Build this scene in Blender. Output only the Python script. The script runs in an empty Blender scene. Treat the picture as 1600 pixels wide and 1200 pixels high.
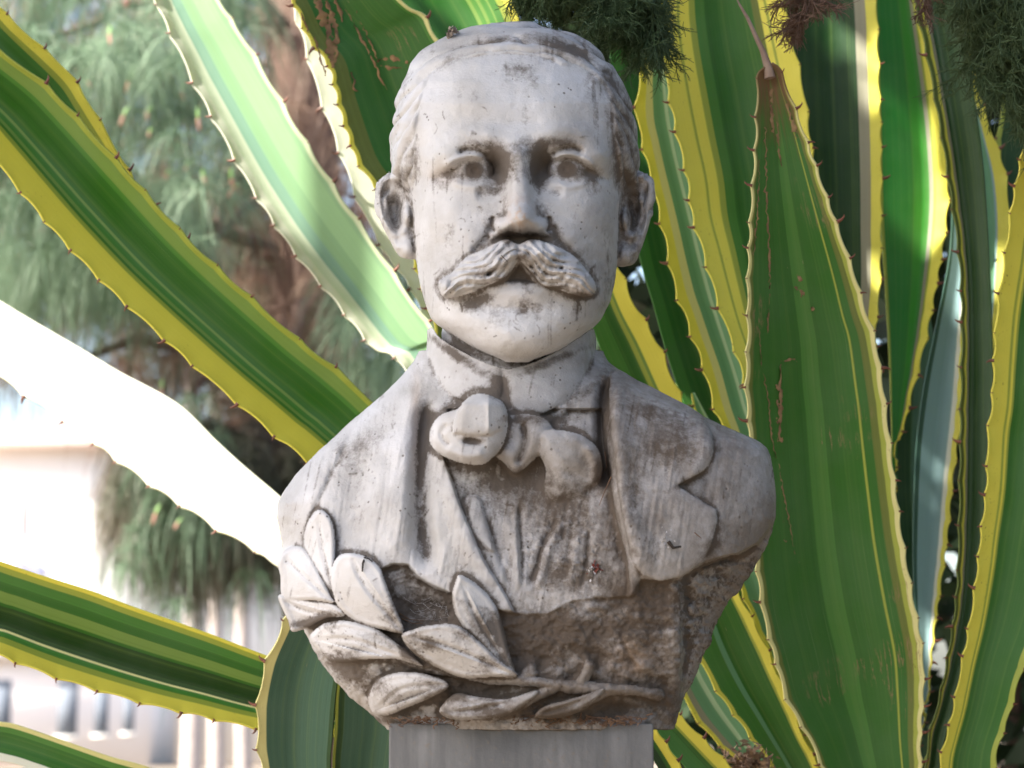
import bpy, math, random, time
import numpy as np
from mathutils import Vector

# ------------------------------------------------------------------ camera, sky, sun, exposure
scene = bpy.context.scene
COL = scene.collection
D = 2.0          # metres from the lens to the middle of the bust
FPX = 4000.0     # focal length in pixels of a 1600 px wide picture
CZ = 1.2         # height of the lens
PITCH = math.radians(7.8)   # the lens looks up

cam_data = bpy.data.cameras.new('camera')
cam = bpy.data.objects.new('camera', cam_data)
COL.objects.link(cam)
cam.location = (0, -D, CZ)
cam.rotation_euler = (math.radians(90) + PITCH, 0, 0)
cam_data.sensor_width = 36.0
cam_data.lens = 36.0 * FPX / 1600.0
cam_data.clip_start = 0.05
cam_data.clip_end = 1000.0
cam_data.dof.use_dof = True
cam_data.dof.focus_distance = D + 0.06
cam_data.dof.aperture_fstop = 10.5
scene.camera = cam

SUN_DIR = Vector((-0.62, -0.30, 0.72)).normalized()     # towards the sun
sun_el = math.asin(SUN_DIR.z)
sun_az = math.atan2(SUN_DIR.x, SUN_DIR.y)
world = bpy.data.worlds.new('World')
scene.world = world
world.use_nodes = True
wn = world.node_tree.nodes
wl = world.node_tree.links
for n in list(wn):
    wn.remove(n)
wo = wn.new('ShaderNodeOutputWorld')
bg = wn.new('ShaderNodeBackground')
sky = wn.new('ShaderNodeTexSky')
sky.sky_type = 'NISHITA'
sky.sun_disc = False
sky.sun_elevation = sun_el
sky.sun_rotation = sun_az
sky.dust_density = 4.0
bg.inputs['Strength'].default_value = 0.15
wl.new(sky.outputs[0], bg.inputs['Color'])
wl.new(bg.outputs[0], wo.inputs['Surface'])

sun_data = bpy.data.lights.new('sun', 'SUN')
sun_data.energy = 5.0
sun_data.angle = math.radians(0.5)
sun_data.color = (1.0, 0.95, 0.87)
sun = bpy.data.objects.new('sun', sun_data)
COL.objects.link(sun)
sun.rotation_euler = SUN_DIR.to_track_quat('Z', 'Y').to_euler()
sun.location = (-3, -2, 6)

scene.view_settings.view_transform = 'Standard'
scene.view_settings.look = 'None'
scene.view_settings.gamma = 1.0
scene.view_settings.use_curve_mapping = False
scene.view_settings.exposure = 1.85
scene.render.engine = 'CYCLES'
scene.cycles.max_bounces = 8
scene.cycles.transparent_max_bounces = 8

# ------------------------------------------------------------------ helpers
rng = np.random.default_rng(7)
random.seed(7)
TB = np.random.default_rng(3).random((256, 256)).astype(np.float32)


def PA(px, py, y):
    """points seen at pixels (px, py) of the 1600x1200 frame, on the upright plane y metres behind the middle of the bust"""
    px, py, y = np.broadcast_arrays(np.asarray(px, float), np.asarray(py, float), np.asarray(y, float))
    a = (px - 800) / FPX
    b = (600 - py) / FPX
    dy = math.cos(PITCH) - b * math.sin(PITCH)
    dz = math.sin(PITCH) + b * math.cos(PITCH)
    t = (D + y) / dy
    return np.stack([a * t, y + 0 * t, CZ + dz * t], -1)


def P(px, py, y):
    return Vector(PA(px, py, y).tolist())


def vnoise(x, y, seed=0):
    x = x + seed * 17.31
    y = y + seed * 9.73
    xi = np.floor(x).astype(np.int64)
    yi = np.floor(y).astype(np.int64)
    fx = (x - xi).astype(np.float32)
    fy = (y - yi).astype(np.float32)
    fx = fx * fx * (3 - 2 * fx)
    fy = fy * fy * (3 - 2 * fy)
    a = TB[xi & 255, yi & 255]
    b = TB[(xi + 1) & 255, yi & 255]
    c = TB[xi & 255, (yi + 1) & 255]
    d = TB[(xi + 1) & 255, (yi + 1) & 255]
    return (a * (1 - fx) + b * fx) * (1 - fy) + (c * (1 - fx) + d * fx) * fy


def fbm(x, y, octv=4, seed=0):
    s = 0.0
    amp = 0.5
    tot = 0.0
    for i in range(octv):
        s = s + amp * vnoise(x * 2 ** i, y * 2 ** i, seed + i * 3)
        tot += amp
        amp *= 0.55
    return s / tot


def sstep(a, b, x):
    t = np.clip((x - a) / (b - a), 0, 1)
    return t * t * (3 - 2 * t)


def catmull(pts, n, closed=False):
    """smooth curve through the points, n samples spaced evenly along its length"""
    p = np.asarray(pts, float)
    if closed:
        q = np.vstack([p[-1], p, p[0], p[1]])
    else:
        q = np.vstack([2 * p[0] - p[1], p, 2 * p[-1] - p[-2]])
    out = []
    for i in range(1, len(q) - 2):
        t = np.linspace(0, 1, 14, endpoint=False)[:, None]
        p0, p1, p2, p3 = q[i - 1], q[i], q[i + 1], q[i + 2]
        out.append(0.5 * ((2 * p1) + (-p0 + p2) * t + (2 * p0 - 5 * p1 + 4 * p2 - p3) * t ** 2
                          + (-p0 + 3 * p1 - 3 * p2 + p3) * t ** 3))
    out.append(q[-2][None])
    c = np.vstack(out)
    s = np.r_[0, np.cumsum(np.linalg.norm(np.diff(c, axis=0), axis=1))]
    ss = np.linspace(0, s[-1], n + (1 if closed else 0))
    r = np.stack([np.interp(ss, s, c[:, k]) for k in range(p.shape[1])], -1)
    return r[:-1] if closed else r


def tag(o, label=None, cat=None, group=None, kind=None):
    if label:
        o['label'] = label
    if cat:
        o['category'] = cat
    if group:
        o['group'] = group
    if kind:
        o['kind'] = kind
    return o


def empty(name, loc, parent=None):
    o = bpy.data.objects.new(name, None)
    o.empty_display_size = 0.05
    COL.objects.link(o)
    o.location = loc
    return o


def mesh_obj(name, verts, faces, mat, parent=None, smooth=True, uv=None, attrs=None, normals=None):
    """verts (N,3) in world space, faces (M,k) array or list of such arrays, linked as ONE mesh object"""
    verts = np.asarray(verts, np.float64)
    if parent is not None:
        verts = verts - np.array(parent['_o'] if '_o' in parent else parent.location)
    fl = faces if isinstance(faces, list) else [faces]
    fl = [np.asarray(f, np.int32) for f in fl if len(f)]
    me = bpy.data.meshes.new(name)
    me.vertices.add(len(verts))
    me.vertices.foreach_set('co', verts.ravel())
    loops = np.concatenate([f.ravel() for f in fl])
    sizes = np.concatenate([np.full(len(f), f.shape[1], np.int32) for f in fl])
    starts = np.r_[0, np.cumsum(sizes)[:-1]].astype(np.int32)
    me.loops.add(len(loops))
    me.loops.foreach_set('vertex_index', loops)
    me.polygons.add(len(sizes))
    me.polygons.foreach_set('loop_start', starts)
    me.polygons.foreach_set('loop_total', sizes)
    if smooth:
        me.polygons.foreach_set('use_smooth', np.ones(len(sizes), bool))
    if uv is not None:
        ul = me.uv_layers.new(name='UVMap')
        ul.data.foreach_set('uv', np.asarray(uv, np.float32)[loops].ravel())
    if attrs:
        for k, a in attrs.items():
            at = me.attributes.new(k, 'FLOAT', 'POINT')
            at.data.foreach_set('value', np.asarray(a, np.float32))
    me.update(calc_edges=True)
    if normals is not None:
        me.normals_split_custom_set_from_vertices(np.asarray(normals, np.float32))
    me.materials.append(mat)
    o = bpy.data.objects.new(name, me)
    COL.objects.link(o)
    if parent is not None:
        o.parent = parent
    return o


def tubes(paths, radii, sides=5):
    """many tapered tubes as one vertex/face set; paths: list of (n,3), radii: list of (n,)"""
    V, F = [], []
    off = 0
    for p, r in zip(paths, radii):
        p = np.asarray(p, float)
        n = len(p)
        t = np.gradient(p, axis=0)
        t /= np.linalg.norm(t, axis=1)[:, None] + 1e-12
        ref = np.array([0.13, 0.93, 0.31])
        a = np.cross(t, ref)
        a /= np.linalg.norm(a, axis=1)[:, None] + 1e-12
        b = np.cross(t, a)
        ang = np.linspace(0, 2 * np.pi, sides, endpoint=False)
        r = np.broadcast_to(np.asarray(r, float), (n,))
        ring = p[:, None, :] + r[:, None, None] * (np.cos(ang)[None, :, None] * a[:, None, :]
                                                   + np.sin(ang)[None, :, None] * b[:, None, :])
        V.append(ring.reshape(-1, 3))
        i = np.arange(n - 1)[:, None] * sides
        j = np.arange(sides)[None, :]
        j2 = (j + 1) % sides
        q = np.stack([i + j, i + j2, i + sides + j2, i + sides + j], -1).reshape(-1, 4) + off
        F.append(q)
        off += n * sides
    return np.vstack(V), np.vstack(F)


# ------------------------------------------------------------------ node helpers
class NT:
    def __init__(self, name):
        self.m = bpy.data.materials.new(name)
        self.m.use_nodes = True
        self.t = self.m.node_tree
        for n in list(self.t.nodes):
            self.t.nodes.remove(n)
        self.out = self.t.nodes.new('ShaderNodeOutputMaterial')

    def n(self, typ, **kw):
        nd = self.t.nodes.new('ShaderNode' + typ)
        for k, v in kw.items():
            if k.startswith('i_'):
                key = k[2:]
                key = int(key) if key.isdigit() else key.replace('_', ' ')
                self.set(nd.inputs[key], v)
            else:
                setattr(nd, k, v)
        return nd

    def set(self, sock, v):
        if isinstance(v, bpy.types.NodeSocket):
            self.t.links.new(v, sock)
        elif isinstance(v, tuple) and len(v) == 3 and sock.type == 'RGBA':
            sock.default_value = (*v, 1)
        else:
            sock.default_value = v

    def math(self, op, a, b=None, clamp=False):
        nd = self.n('Math', operation=op, use_clamp=clamp)
        self.set(nd.inputs[0], a)
        if b is not None:
            self.set(nd.inputs[1], b)
        return nd.outputs[0]

    def mix(self, fac, a, b, blend='MIX'):
        nd = self.n('Mix', data_type='RGBA', blend_type=blend)
        self.set(nd.inputs[0], fac)
        self.set(nd.inputs[6], a)
        self.set(nd.inputs[7], b)
        return nd.outputs[2]

    def ramp(self, fac, stops, interp='LINEAR'):
        nd = self.n('ValToRGB')
        self.set(nd.inputs[0], fac)
        cr = nd.color_ramp
        cr.interpolation = interp
        while len(cr.elements) < len(stops):
            cr.elements.new(0.5)
        for e, (p, c) in zip(cr.elements, stops):
            e.position = p
        for e, (p, c) in zip(cr.elements, stops):
            e.color = (*c, 1) if isinstance(c, tuple) else (c, c, c, 1)
        return nd.outputs[0]

    def noise(self, vec, scale, detail=4, rough=0.55):
        nd = self.n('TexNoise')
        if vec is not None:
            self.set(nd.inputs['Vector'], vec)
        nd.inputs['Scale'].default_value = scale
        nd.inputs['Detail'].default_value = detail
        nd.inputs['Roughness'].default_value = rough
        return nd.outputs[0]

    def mapping(self, vec, scale=(1, 1, 1), loc=(0, 0, 0)):
        nd = self.n('Mapping')
        self.set(nd.inputs[0], vec)
        nd.inputs['Scale'].default_value = scale
        nd.inputs['Location'].default_value = loc
        return nd.outputs[0]

    def finish(self, sh):
        self.t.links.new(sh, self.out.inputs['Surface'])
        return self.m


def simple_mat(name, c1, c2, scale=8, rough=0.8, transl=0.0, bump=0.0):
    m = NT(name)
    tc = m.n('TexCoord').outputs['Object']
    f = m.noise(tc, scale, 5)
    f = m.ramp(f, [(0.35, 0.0), (0.65, 1.0)])
    c = m.mix(f, c1, c2)
    b = m.n('BsdfPrincipled')
    m.set(b.inputs['Base Color'], c)
    b.inputs['Roughness'].default_value = rough
    if bump:
        bp = m.n('Bump')
        bp.inputs['Distance'].default_value = bump
        m.set(bp.inputs['Height'], m.noise(tc, scale * 6, 6))
        m.set(b.inputs['Normal'], bp.outputs[0])
    sh = b.outputs[0]
    if transl:
        tr = m.n('BsdfTranslucent')
        m.set(tr.inputs['Color'], c)
        mx = m.n('MixShader')
        mx.inputs[0].default_value = transl
        m.set(mx.inputs[1], sh)
        m.set(mx.inputs[2], tr.outputs[0])
        sh = mx.outputs[0]
    return m.finish(sh)
# ------------------------------------------------------------------ ground and planting bed
def terrain():
    xs = np.r_[-300, -120, -60, -30, -15, np.arange(-8, 8.01, 0.16), 15, 30, 60, 120, 300]
    ys = np.r_[-300, -100, -40, -15, np.arange(-6, 10.01, 0.16), 15, 25, 50, 90, 160, 400]
    X, Y = np.meshgrid(xs, ys, indexing='ij')
    bed = 0.93 * np.exp(-(((X - 0.45) / 0.95) ** 2 + ((Y - 1.0) / 0.62) ** 2) ** 1.5)
    Z = bed + 0.05 * (fbm(X * 1.5 + 50, Y * 1.5 + 50, 4, 3) - 0.5) * (np.abs(X) < 9) * (np.abs(Y) < 11)
    V = np.stack([X, Y, Z], -1).reshape(-1, 3)
    ny = len(ys)
    i = np.arange(len(xs) - 1)[:, None] * ny
    j = np.arange(ny - 1)[None]
    F = np.stack([i + j, i + ny + j, i + ny + j + 1, i + j + 1], -1).reshape(-1, 4)
    m = simple_mat('dry_soil', (0.19, 0.15, 0.11), (0.13, 0.10, 0.07), 6, 0.95, bump=0.01)
    g = mesh_obj('ground', V, F, m)
    tag(g, kind='structure')


def box_mesh(c0, c1, bevel=0.0):
    x0, y0, z0 = c0; x1, y1, z1 = c1
    v = [(x0, y0, z0), (x1, y0, z0), (x1, y1, z0), (x0, y1, z0), (x0, y0, z1), (x1, y0, z1), (x1, y1, z1), (x0, y1, z1)]
    f = [(3, 2, 1, 0), (4, 5, 6, 7), (0, 1, 5, 4), (1, 2, 6, 5), (2, 3, 7, 6), (3, 0, 4, 7)]
    return np.array(v, float), np.array(f)


def add_box(name, c0, c1, mat, parent=None, bevel=0.0):
    v, f = box_mesh(c0, c1)
    o = mesh_obj(name, v, f, mat, parent, smooth=False)
    if bevel:
        b = o.modifiers.new('b', 'BEVEL'); b.width = bevel; b.segments = 2
    return o


# ------------------------------------------------------------------ far white house and pink wing
def far_buildings():
    white = simple_mat('white_render', (0.80, 0.78, 0.74), (0.74, 0.71, 0.67), 0.3, 0.9)
    pink = simple_mat('pink_render', (0.80, 0.74, 0.70), (0.77, 0.70, 0.65), 0.4, 0.9)
    glass = simple_mat('grey_shutters', (0.10, 0.12, 0.15), (0.14, 0.16, 0.19), 0.5, 0.95)
    tile = simple_mat('pale_roof_tiles', (0.55, 0.42, 0.36), (0.48, 0.36, 0.30), 1.5, 0.8)
    Y = 110.0
    a = P(-500, 700, Y); b = P(560, 1160, Y)
    r = tag(empty('house', (a.x, Y, 0)), 'tall white sunlit house beyond the trees at the left edge', 'house')
    r['_o'] = tuple(r.location)
    add_box('wall', (a.x, Y, 0), (b.x, Y + 12, a.z), white, r)
    e0 = P(-500, 688, Y); e1 = P(40, 640, Y); e2 = P(560, 690, Y)
    v = [(e0.x, Y - 1, a.z), (e2.x, Y - 1, a.z), (e2.x, Y + 13, a.z), (e0.x, Y + 13, a.z), (e0.x + 4, Y + 6, e1.z), (e2.x - 4, Y + 6, e1.z)]
    o = mesh_obj('roof', v, [np.array([(0, 1, 5, 4), (2, 3, 4, 5), (3, 2, 1, 0)]), np.array([(1, 2, 5), (3, 0, 4)])], tile, r, smooth=False)
    red = simple_mat('red_paint', (0.45, 0.14, 0.09), (0.40, 0.11, 0.08), 1, 0.6)
    blue = simple_mat('blue_canvas', (0.24, 0.26, 0.50), (0.20, 0.22, 0.45), 1, 0.8)
    p0 = P(32, 838, Y); p1 = P(38, 782, Y)
    add_box('downpipe', (p0.x, Y - 0.14, p0.z), (p1.x, Y - 0.004, p1.z), red, r)
    b0 = P(15, 874, Y); b1 = P(70, 892, Y)
    n = 9
    t = np.linspace(0, 1, n)
    top = np.stack([b0.x + (b1.x - b0.x) * t, Y - 1.2 + 0 * t, b0.z + (b1.z - b0.z) * t ** 1.6], -1)
    bot = top + np.array([0, 1.19, 0.25])
    V = np.vstack([top, bot, top - [0, 0, 0.22], bot - [0, 0, 0.22]])
    i = np.arange(n - 1)
    F = np.vstack([np.stack([i, i + 1, n + i + 1, n + i], -1), np.stack([2 * n + i, 3 * n + i, 3 * n + i + 1, 2 * n + i + 1], -1), np.stack([i, 2 * n + i, 2 * n + i + 1, i + 1], -1)])
    mesh_obj('awning', V, F, blue, r)
    del r['_o']
    Yw = 96.0
    c = P(-600, 1030, Yw); d = P(232, 1160, Yw)
    w = tag(empty('house', (c.x, Yw, 0)), 'low pink house wing with grey shuttered windows at the lower left', 'house')
    w['_o'] = tuple(w.location)
    add_box('wall', (c.x, Yw, 0), (d.x, Yw + 8, c.z), pink, w)
    v = P(-610, 1026, Yw - 0.4); v2 = P(238, 1020, Yw)
    add_box('cornice', (v.x, Yw - 0.5, c.z + 0.002), (v2.x, Yw + 8.4, c.z + 0.35), white, w)
    for px, x1, y0, y1 in ((-90, -60, 1062, 1150), (-10, 18, 1062, 1150), (90, 122, 1062, 1150), (148, 170, 1068, 1148), (193, 210, 1080, 1145)):
        q0 = P(px, y1, Yw); q1 = P(x1, y0, Yw)
        f = add_box('window', (q0.x, Yw - 0.05, q0.z), (q1.x, Yw + 0.1, q1.z), glass, w)
        f['_o'] = (c.x, Yw, 0)
        s = add_box('sill', (q0.x - 0.12, Yw - 0.09, q0.z - 0.10), (q1.x + 0.12, Yw - 0.052, q0.z - 0.002), white, f)
        del f['_o']
    del w['_o']


# ------------------------------------------------------------------ foliage builders
def needles(origins, count, length, spread, width, droop, seed, dirs=None):
    """drooping tufts of long needles; every needle is a narrow strip of three pieces"""
    r = np.random.default_rng(seed)
    O = np.repeat(np.asarray(origins, float), count, 0)
    n = len(O)
    az = r.uniform(0, 2 * np.pi, n)
    el = r.normal(0.1, spread, n)
    d = np.stack([np.cos(az) * np.cos(el), np.sin(az) * np.cos(el), np.sin(el)], -1)
    if dirs is not None:
        d = d * 0.75 + np.repeat(np.asarray(dirs, float), count, 0)
        d /= np.linalg.norm(d, axis=1)[:, None]
    L = length * r.uniform(0.7, 1.15, n)
    side = np.cross(d, r.normal(size=(n, 3)))
    side /= np.linalg.norm(side, axis=1)[:, None]
    pts = []
    for t in (0, 0.35, 0.7, 1.0):
        p = O + d * (L * t * (1 - 0.35 * droop * t))[:, None] + np.array([0, 0, -1.0]) * (L * droop * t * t)[:, None]
        pts.append(p)
    V = []
    for k, p in enumerate(pts):
        w = width * (1.0, 1.0, 0.8, 0.2)[k] / 2
        V += [p - side * w, p + side * w]
    V = np.stack(V, 1).reshape(-1, 3)
    b = np.arange(n)[:, None] * 8
    F = np.concatenate([b + np.array([[0, 1, 3, 2]]), b + np.array([[2, 3, 5, 4]]), b + np.array([[4, 5, 7, 6]])])
    return V, F


def cards(P0, size, aspect, seed, flat=0.0):
    """many small leaf-shaped faces (bent diamonds) at the points P0"""
    r = np.random.default_rng(seed)
    n = len(P0)
    a = r.normal(size=(n, 3)); a[:, 2] *= (1 - flat)
    a /= np.linalg.norm(a, axis=1)[:, None]
    b = np.cross(a, r.normal(size=(n, 3))); b[:, 2] *= (1 - flat)
    b /= np.linalg.norm(b, axis=1)[:, None]
    c = np.cross(a, b)
    s = (size * r.uniform(0.6, 1.3, n))[:, None]
    V = np.stack([P0 - a * s, P0 - b * s * aspect + c * s * 0.15, P0 + a * s, P0 + b * s * aspect + c * s * 0.15], 1).reshape(-1, 3)
    F = np.arange(n * 4).reshape(-1, 4)
    return V, F


def leafy_mat(name, c1, c2, c3, scale, transl=0.35):
    m = NT(name)
    tc = m.n('TexCoord').outputs['Object']
    f = m.noise(tc, scale, 3)
    c = m.ramp(f, [(0.3, c1), (0.5, c2), (0.72, c3)])
    b = m.n('BsdfPrincipled')
    m.set(b.inputs['Base Color'], c)
    b.inputs['Roughness'].default_value = 0.6
    tr = m.n('BsdfTranslucent')
    m.set(tr.inputs['Color'], c)
    mx = m.n('MixShader'); mx.inputs[0].default_value = transl
    m.set(mx.inputs[1], b.outputs[0]); m.set(mx.inputs[2], tr.outputs[0])
    return m.finish(mx.outputs[0])


# ------------------------------------------------------------------ pine tree with drooping needles, out of focus at the left
def pine():
    r = np.random.default_rng(21)
    bark = simple_mat('pine_bark', (0.16, 0.10, 0.075), (0.09, 0.055, 0.04), 14, 0.95, bump=0.01)
    green = leafy_mat('pine_needles', (0.035, 0.065, 0.030), (0.10, 0.165, 0.09), (0.22, 0.31, 0.20), 3.2)
    brown = leafy_mat('dry_pine_needles', (0.08, 0.045, 0.03), (0.20, 0.12, 0.08), (0.28, 0.20, 0.13), 4.5, 0.25)
    dark = leafy_mat('old_pine_needles', (0.025, 0.035, 0.018), (0.065, 0.065, 0.035), (0.13, 0.085, 0.055), 3.0, 0.2)
    tr = P(490, 500, 5.9)
    t = tag(empty('pine_tree', (tr.x, 5.9, 0)), 'blurred pine with drooping pale needle tufts and reddish buds behind the left leaves', 'tree')
    t['_o'] = tuple(t.location)
    z = np.linspace(0, 6.5, 14)
    path = np.stack([tr.x + 0.05 * np.sin(z * 1.3), 5.9 + 0.05 * np.cos(z), z], -1)
    v, f = tubes([path], [0.15 - 0.012 * z], 14)
    mesh_obj('trunk', v, f, bark, t)
    bp, br_, ends = [], [], []
    spec = [((470, 60), (60, 60)), ((470, 200), (150, 260)), ((480, 330), (210, 330)), ((470, 420), (20, 380)), ((500, 560), (300, 620)), ((480, 640), (60, 560)),
            ((500, 190), (640, 240)), ((490, 720), (260, 760)), ((480, 100), (330, 20)), ((470, 300), (330, 420)), ((500, 480), (420, 640))]
    for (a, b) in spec:
        p0 = np.array(P(a[0], a[1], 5.9)); p1 = np.array(P(b[0], b[1], r.uniform(4.6, 5.6)))
        s = np.linspace(0, 1, 7)[:, None]
        q = p0 + (p1 - p0) * s + np.array([0, 0, 0.12]) * np.sin(s * np.pi) + r.normal(0, 0.012, (7, 3))
        bp.append(q); br_.append(np.linspace(0.035, 0.008, 7))
    for q, rr in zip(bp, br_):
        v, f = tubes([q], [rr], 6)
        mesh_obj('branch', v, f, bark, t)
    # green tufts
    G = []
    for _ in range(210):
        u = r.uniform(-60, 400); w = r.uniform(-60, 420)
        if u > 330 and w > 330:
            continue
        G.append(np.array(P(u, w, r.uniform(4.3, 5.3))))
    for _ in range(60):
        G.append(np.array(P(r.uniform(-60, 300), r.uniform(330, 470), r.uniform(4.9, 5.6))))
    for _ in range(26):
        G.append(np.array(P(r.uniform(540, 640), r.uniform(380, 600), r.uniform(4.6, 5.2))))
    v, f = needles(G, 46, 0.21, 0.55, 0.0026, 0.85, 5)
    tag(mesh_obj('needles', v, f, green, t), kind='stuff')
    B = []
    while len(B) < 260:
        u, w = r.uniform(-80, 620), r.uniform(-60, 740)
        if w < 560 or u > 180:
            B.append(np.array(P(u, w, r.uniform(5.2, 6.4))))
    v, f = needles(B, 40, 0.20, 0.5, 0.003, 1.0, 6)
    tag(mesh_obj('dry_needles', v, f, brown, t), kind='stuff')
    K = []
    while len(K) < 340:
        u, w = r.uniform(-80, 640), r.uniform(-80, 740)
        if w < 560 or u > 185:
            K.append(np.array(P(u, w, r.uniform(6.2, 7.0))))
    for _ in range(220):
        a = r.uniform(0, 2 * np.pi); q = r.uniform(0, 1) ** 0.5
        K.append(np.array(P(300 + 120 * q * math.cos(a), 760 + 105 * q * math.sin(a), r.uniform(5.0, 5.7))))
    for _ in range(60):
        K.append(np.array(P(r.uniform(380, 520), r.uniform(650, 850), r.uniform(5.0, 5.7))))
    v, f = needles(K, 42, 0.20, 0.5, 0.0035, 1.1, 7)
    tag(mesh_obj('old_needles', v, f, dark, t), kind='stuff')
    Q = [np.array(P(300 + r.normal(0, 60), 770 + r.normal(0, 70), 4.95)) for _ in range(26)]
    v, f = needles(Q, 40, 0.17, 0.5, 0.003, 1.0, 8)
    tag(mesh_obj('hanging_needles', v, f, green, t), kind='stuff')
    # buds: a red-brown candle with a fresh green tip
    budm = simple_mat('red_bud', (0.40, 0.20, 0.14), (0.30, 0.16, 0.11), 10, 0.7)
    tipm = simple_mat('fresh_shoot', (0.22, 0.38, 0.12), (0.16, 0.30, 0.08), 10, 0.6)
    spots = [(240, 160), (243, 172), (280, 158), (214, 118), (240, 215), (283, 215), (300, 260), (328, 275), (375, 312), (350, 285), (145, 135), (205, 190), (170, 70), (268, 262),
             (200, 10), (255, 600), (240, 800), (290, 830), (248, 700), (120, 220), (310, 190), (330, 60), (180, 320)]
    base = None
    for i, (a, b) in enumerate(spots):
        q = np.array(P(a + r.uniform(-14, 14), b + r.uniform(-14, 14), r.uniform(4.3, 4.6)))
        if base is None:
            v, f = tubes([[(0, 0, -0.03), (0, 0, -0.015), (0, 0, 0.0), (0, 0, 0.012)]], [[0.003, 0.006, 0.006, 0.003]], 7)
            o = mesh_obj('bud', v, f, budm)
            v, f = tubes([[(0, 0, 0.008), (0.002, 0, 0.025), (0.006, 0, 0.042)]], [[0.004, 0.006, 0.002]], 6)
            s = mesh_obj('shoot', v, f, tipm)
            s.parent = o
            base = (o, s)
        else:
            o = base[0].copy(); COL.objects.link(o)
            s = base[1].copy(); COL.objects.link(s); s.parent = o
        o.parent = t
        o.location = q - np.array(t.location)
        o.scale = (r.uniform(0.6, 1.0), r.uniform(0.6, 1.0), r.uniform(0.35, 0.9))
        o.rotation_euler = (r.uniform(-0.5, 0.5), r.uniform(-0.6, 0.6), 0)
    del t['_o']
    # slender pale trunks further back
    pale = simple_mat('pale_bark', (0.42, 0.36, 0.33), (0.30, 0.26, 0.24), 5, 0.9, bump=0.01)
    crown = leafy_mat('far_crown_leaves', (0.05, 0.08, 0.04), (0.12, 0.16, 0.08), (0.16, 0.20, 0.10), 2.0, 0.3)
    info = [(293, 16.0, 0.085, 'leftmost of three pale slender trunks low at the left, the brownest one'), (333, 18.0, 0.075, 'middle one of three pale slender trunks low at the left'),
            (380, 17.0, 0.07, 'rightmost of three pale slender trunks low at the left, beside the bluish leaf')]
    for i, (px, Y, rad, lab) in enumerate(info):
        q = P(px, 1150, Y)
        tt = tag(empty('slender_tree', (q.x, Y, 0)), lab, 'tree')
        tt['_o'] = tuple(tt.location)
        z = np.linspace(0, 4.2, 12)
        v, f = tubes([np.stack([q.x + 0.03 * np.sin(z + i), Y + 0 * z, z], -1)], [rad * (1 - 0.1 * z)], 12)
        mesh_obj('trunk', v, f, pale, tt)
        n = 1500
        pts = np.array([q.x + 0.1, Y, 4.6]) + r.normal(size=(n, 3)) * [0.34, 0.4, 0.45]
        v, f = cards(pts, 0.05, 0.5, 31 + i)
        tag(mesh_obj('crown', v, f, crown, tt), kind='stuff')
        del tt['_o']


# ------------------------------------------------------------------ dark cypress: shades the bust and hangs into the top of the frame
def sprig(tips, seed, start, length, spread, dens, gauge):
    """feathery hanging foliage: a few stems with forked, thread-like twigs"""
    r = np.random.default_rng(seed)
    paths, rads = [], []

    def grow(p, d, L, rad, depth):
        n = 5
        pts = [p]
        for i in range(n):
            d = d + r.normal(0, 0.10, 3)
            d = d / np.linalg.norm(d)
            p = p + d * L / n
            pts.append(p)
            if depth < 3:
                for _ in range(dens[depth]):
                    e = d + r.normal(0, spread, 3) * [1, 0.7, 1] + [0, 0, -0.15]
                    e = e / np.linalg.norm(e)
                    grow(p, e, L * r.uniform(0.38, 0.6), rad * 0.62, depth + 1)
        paths.append(np.array(pts))
        rads.append(np.linspace(rad, rad * 0.6, n + 1))
    for s in start:
        grow(np.array(s, float), np.array([r.normal(0, 0.12), r.normal(0, 0.1), -1.0]), length * r.uniform(0.75, 1.2), gauge, 0)
    return tubes(paths, rads, 3)


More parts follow.
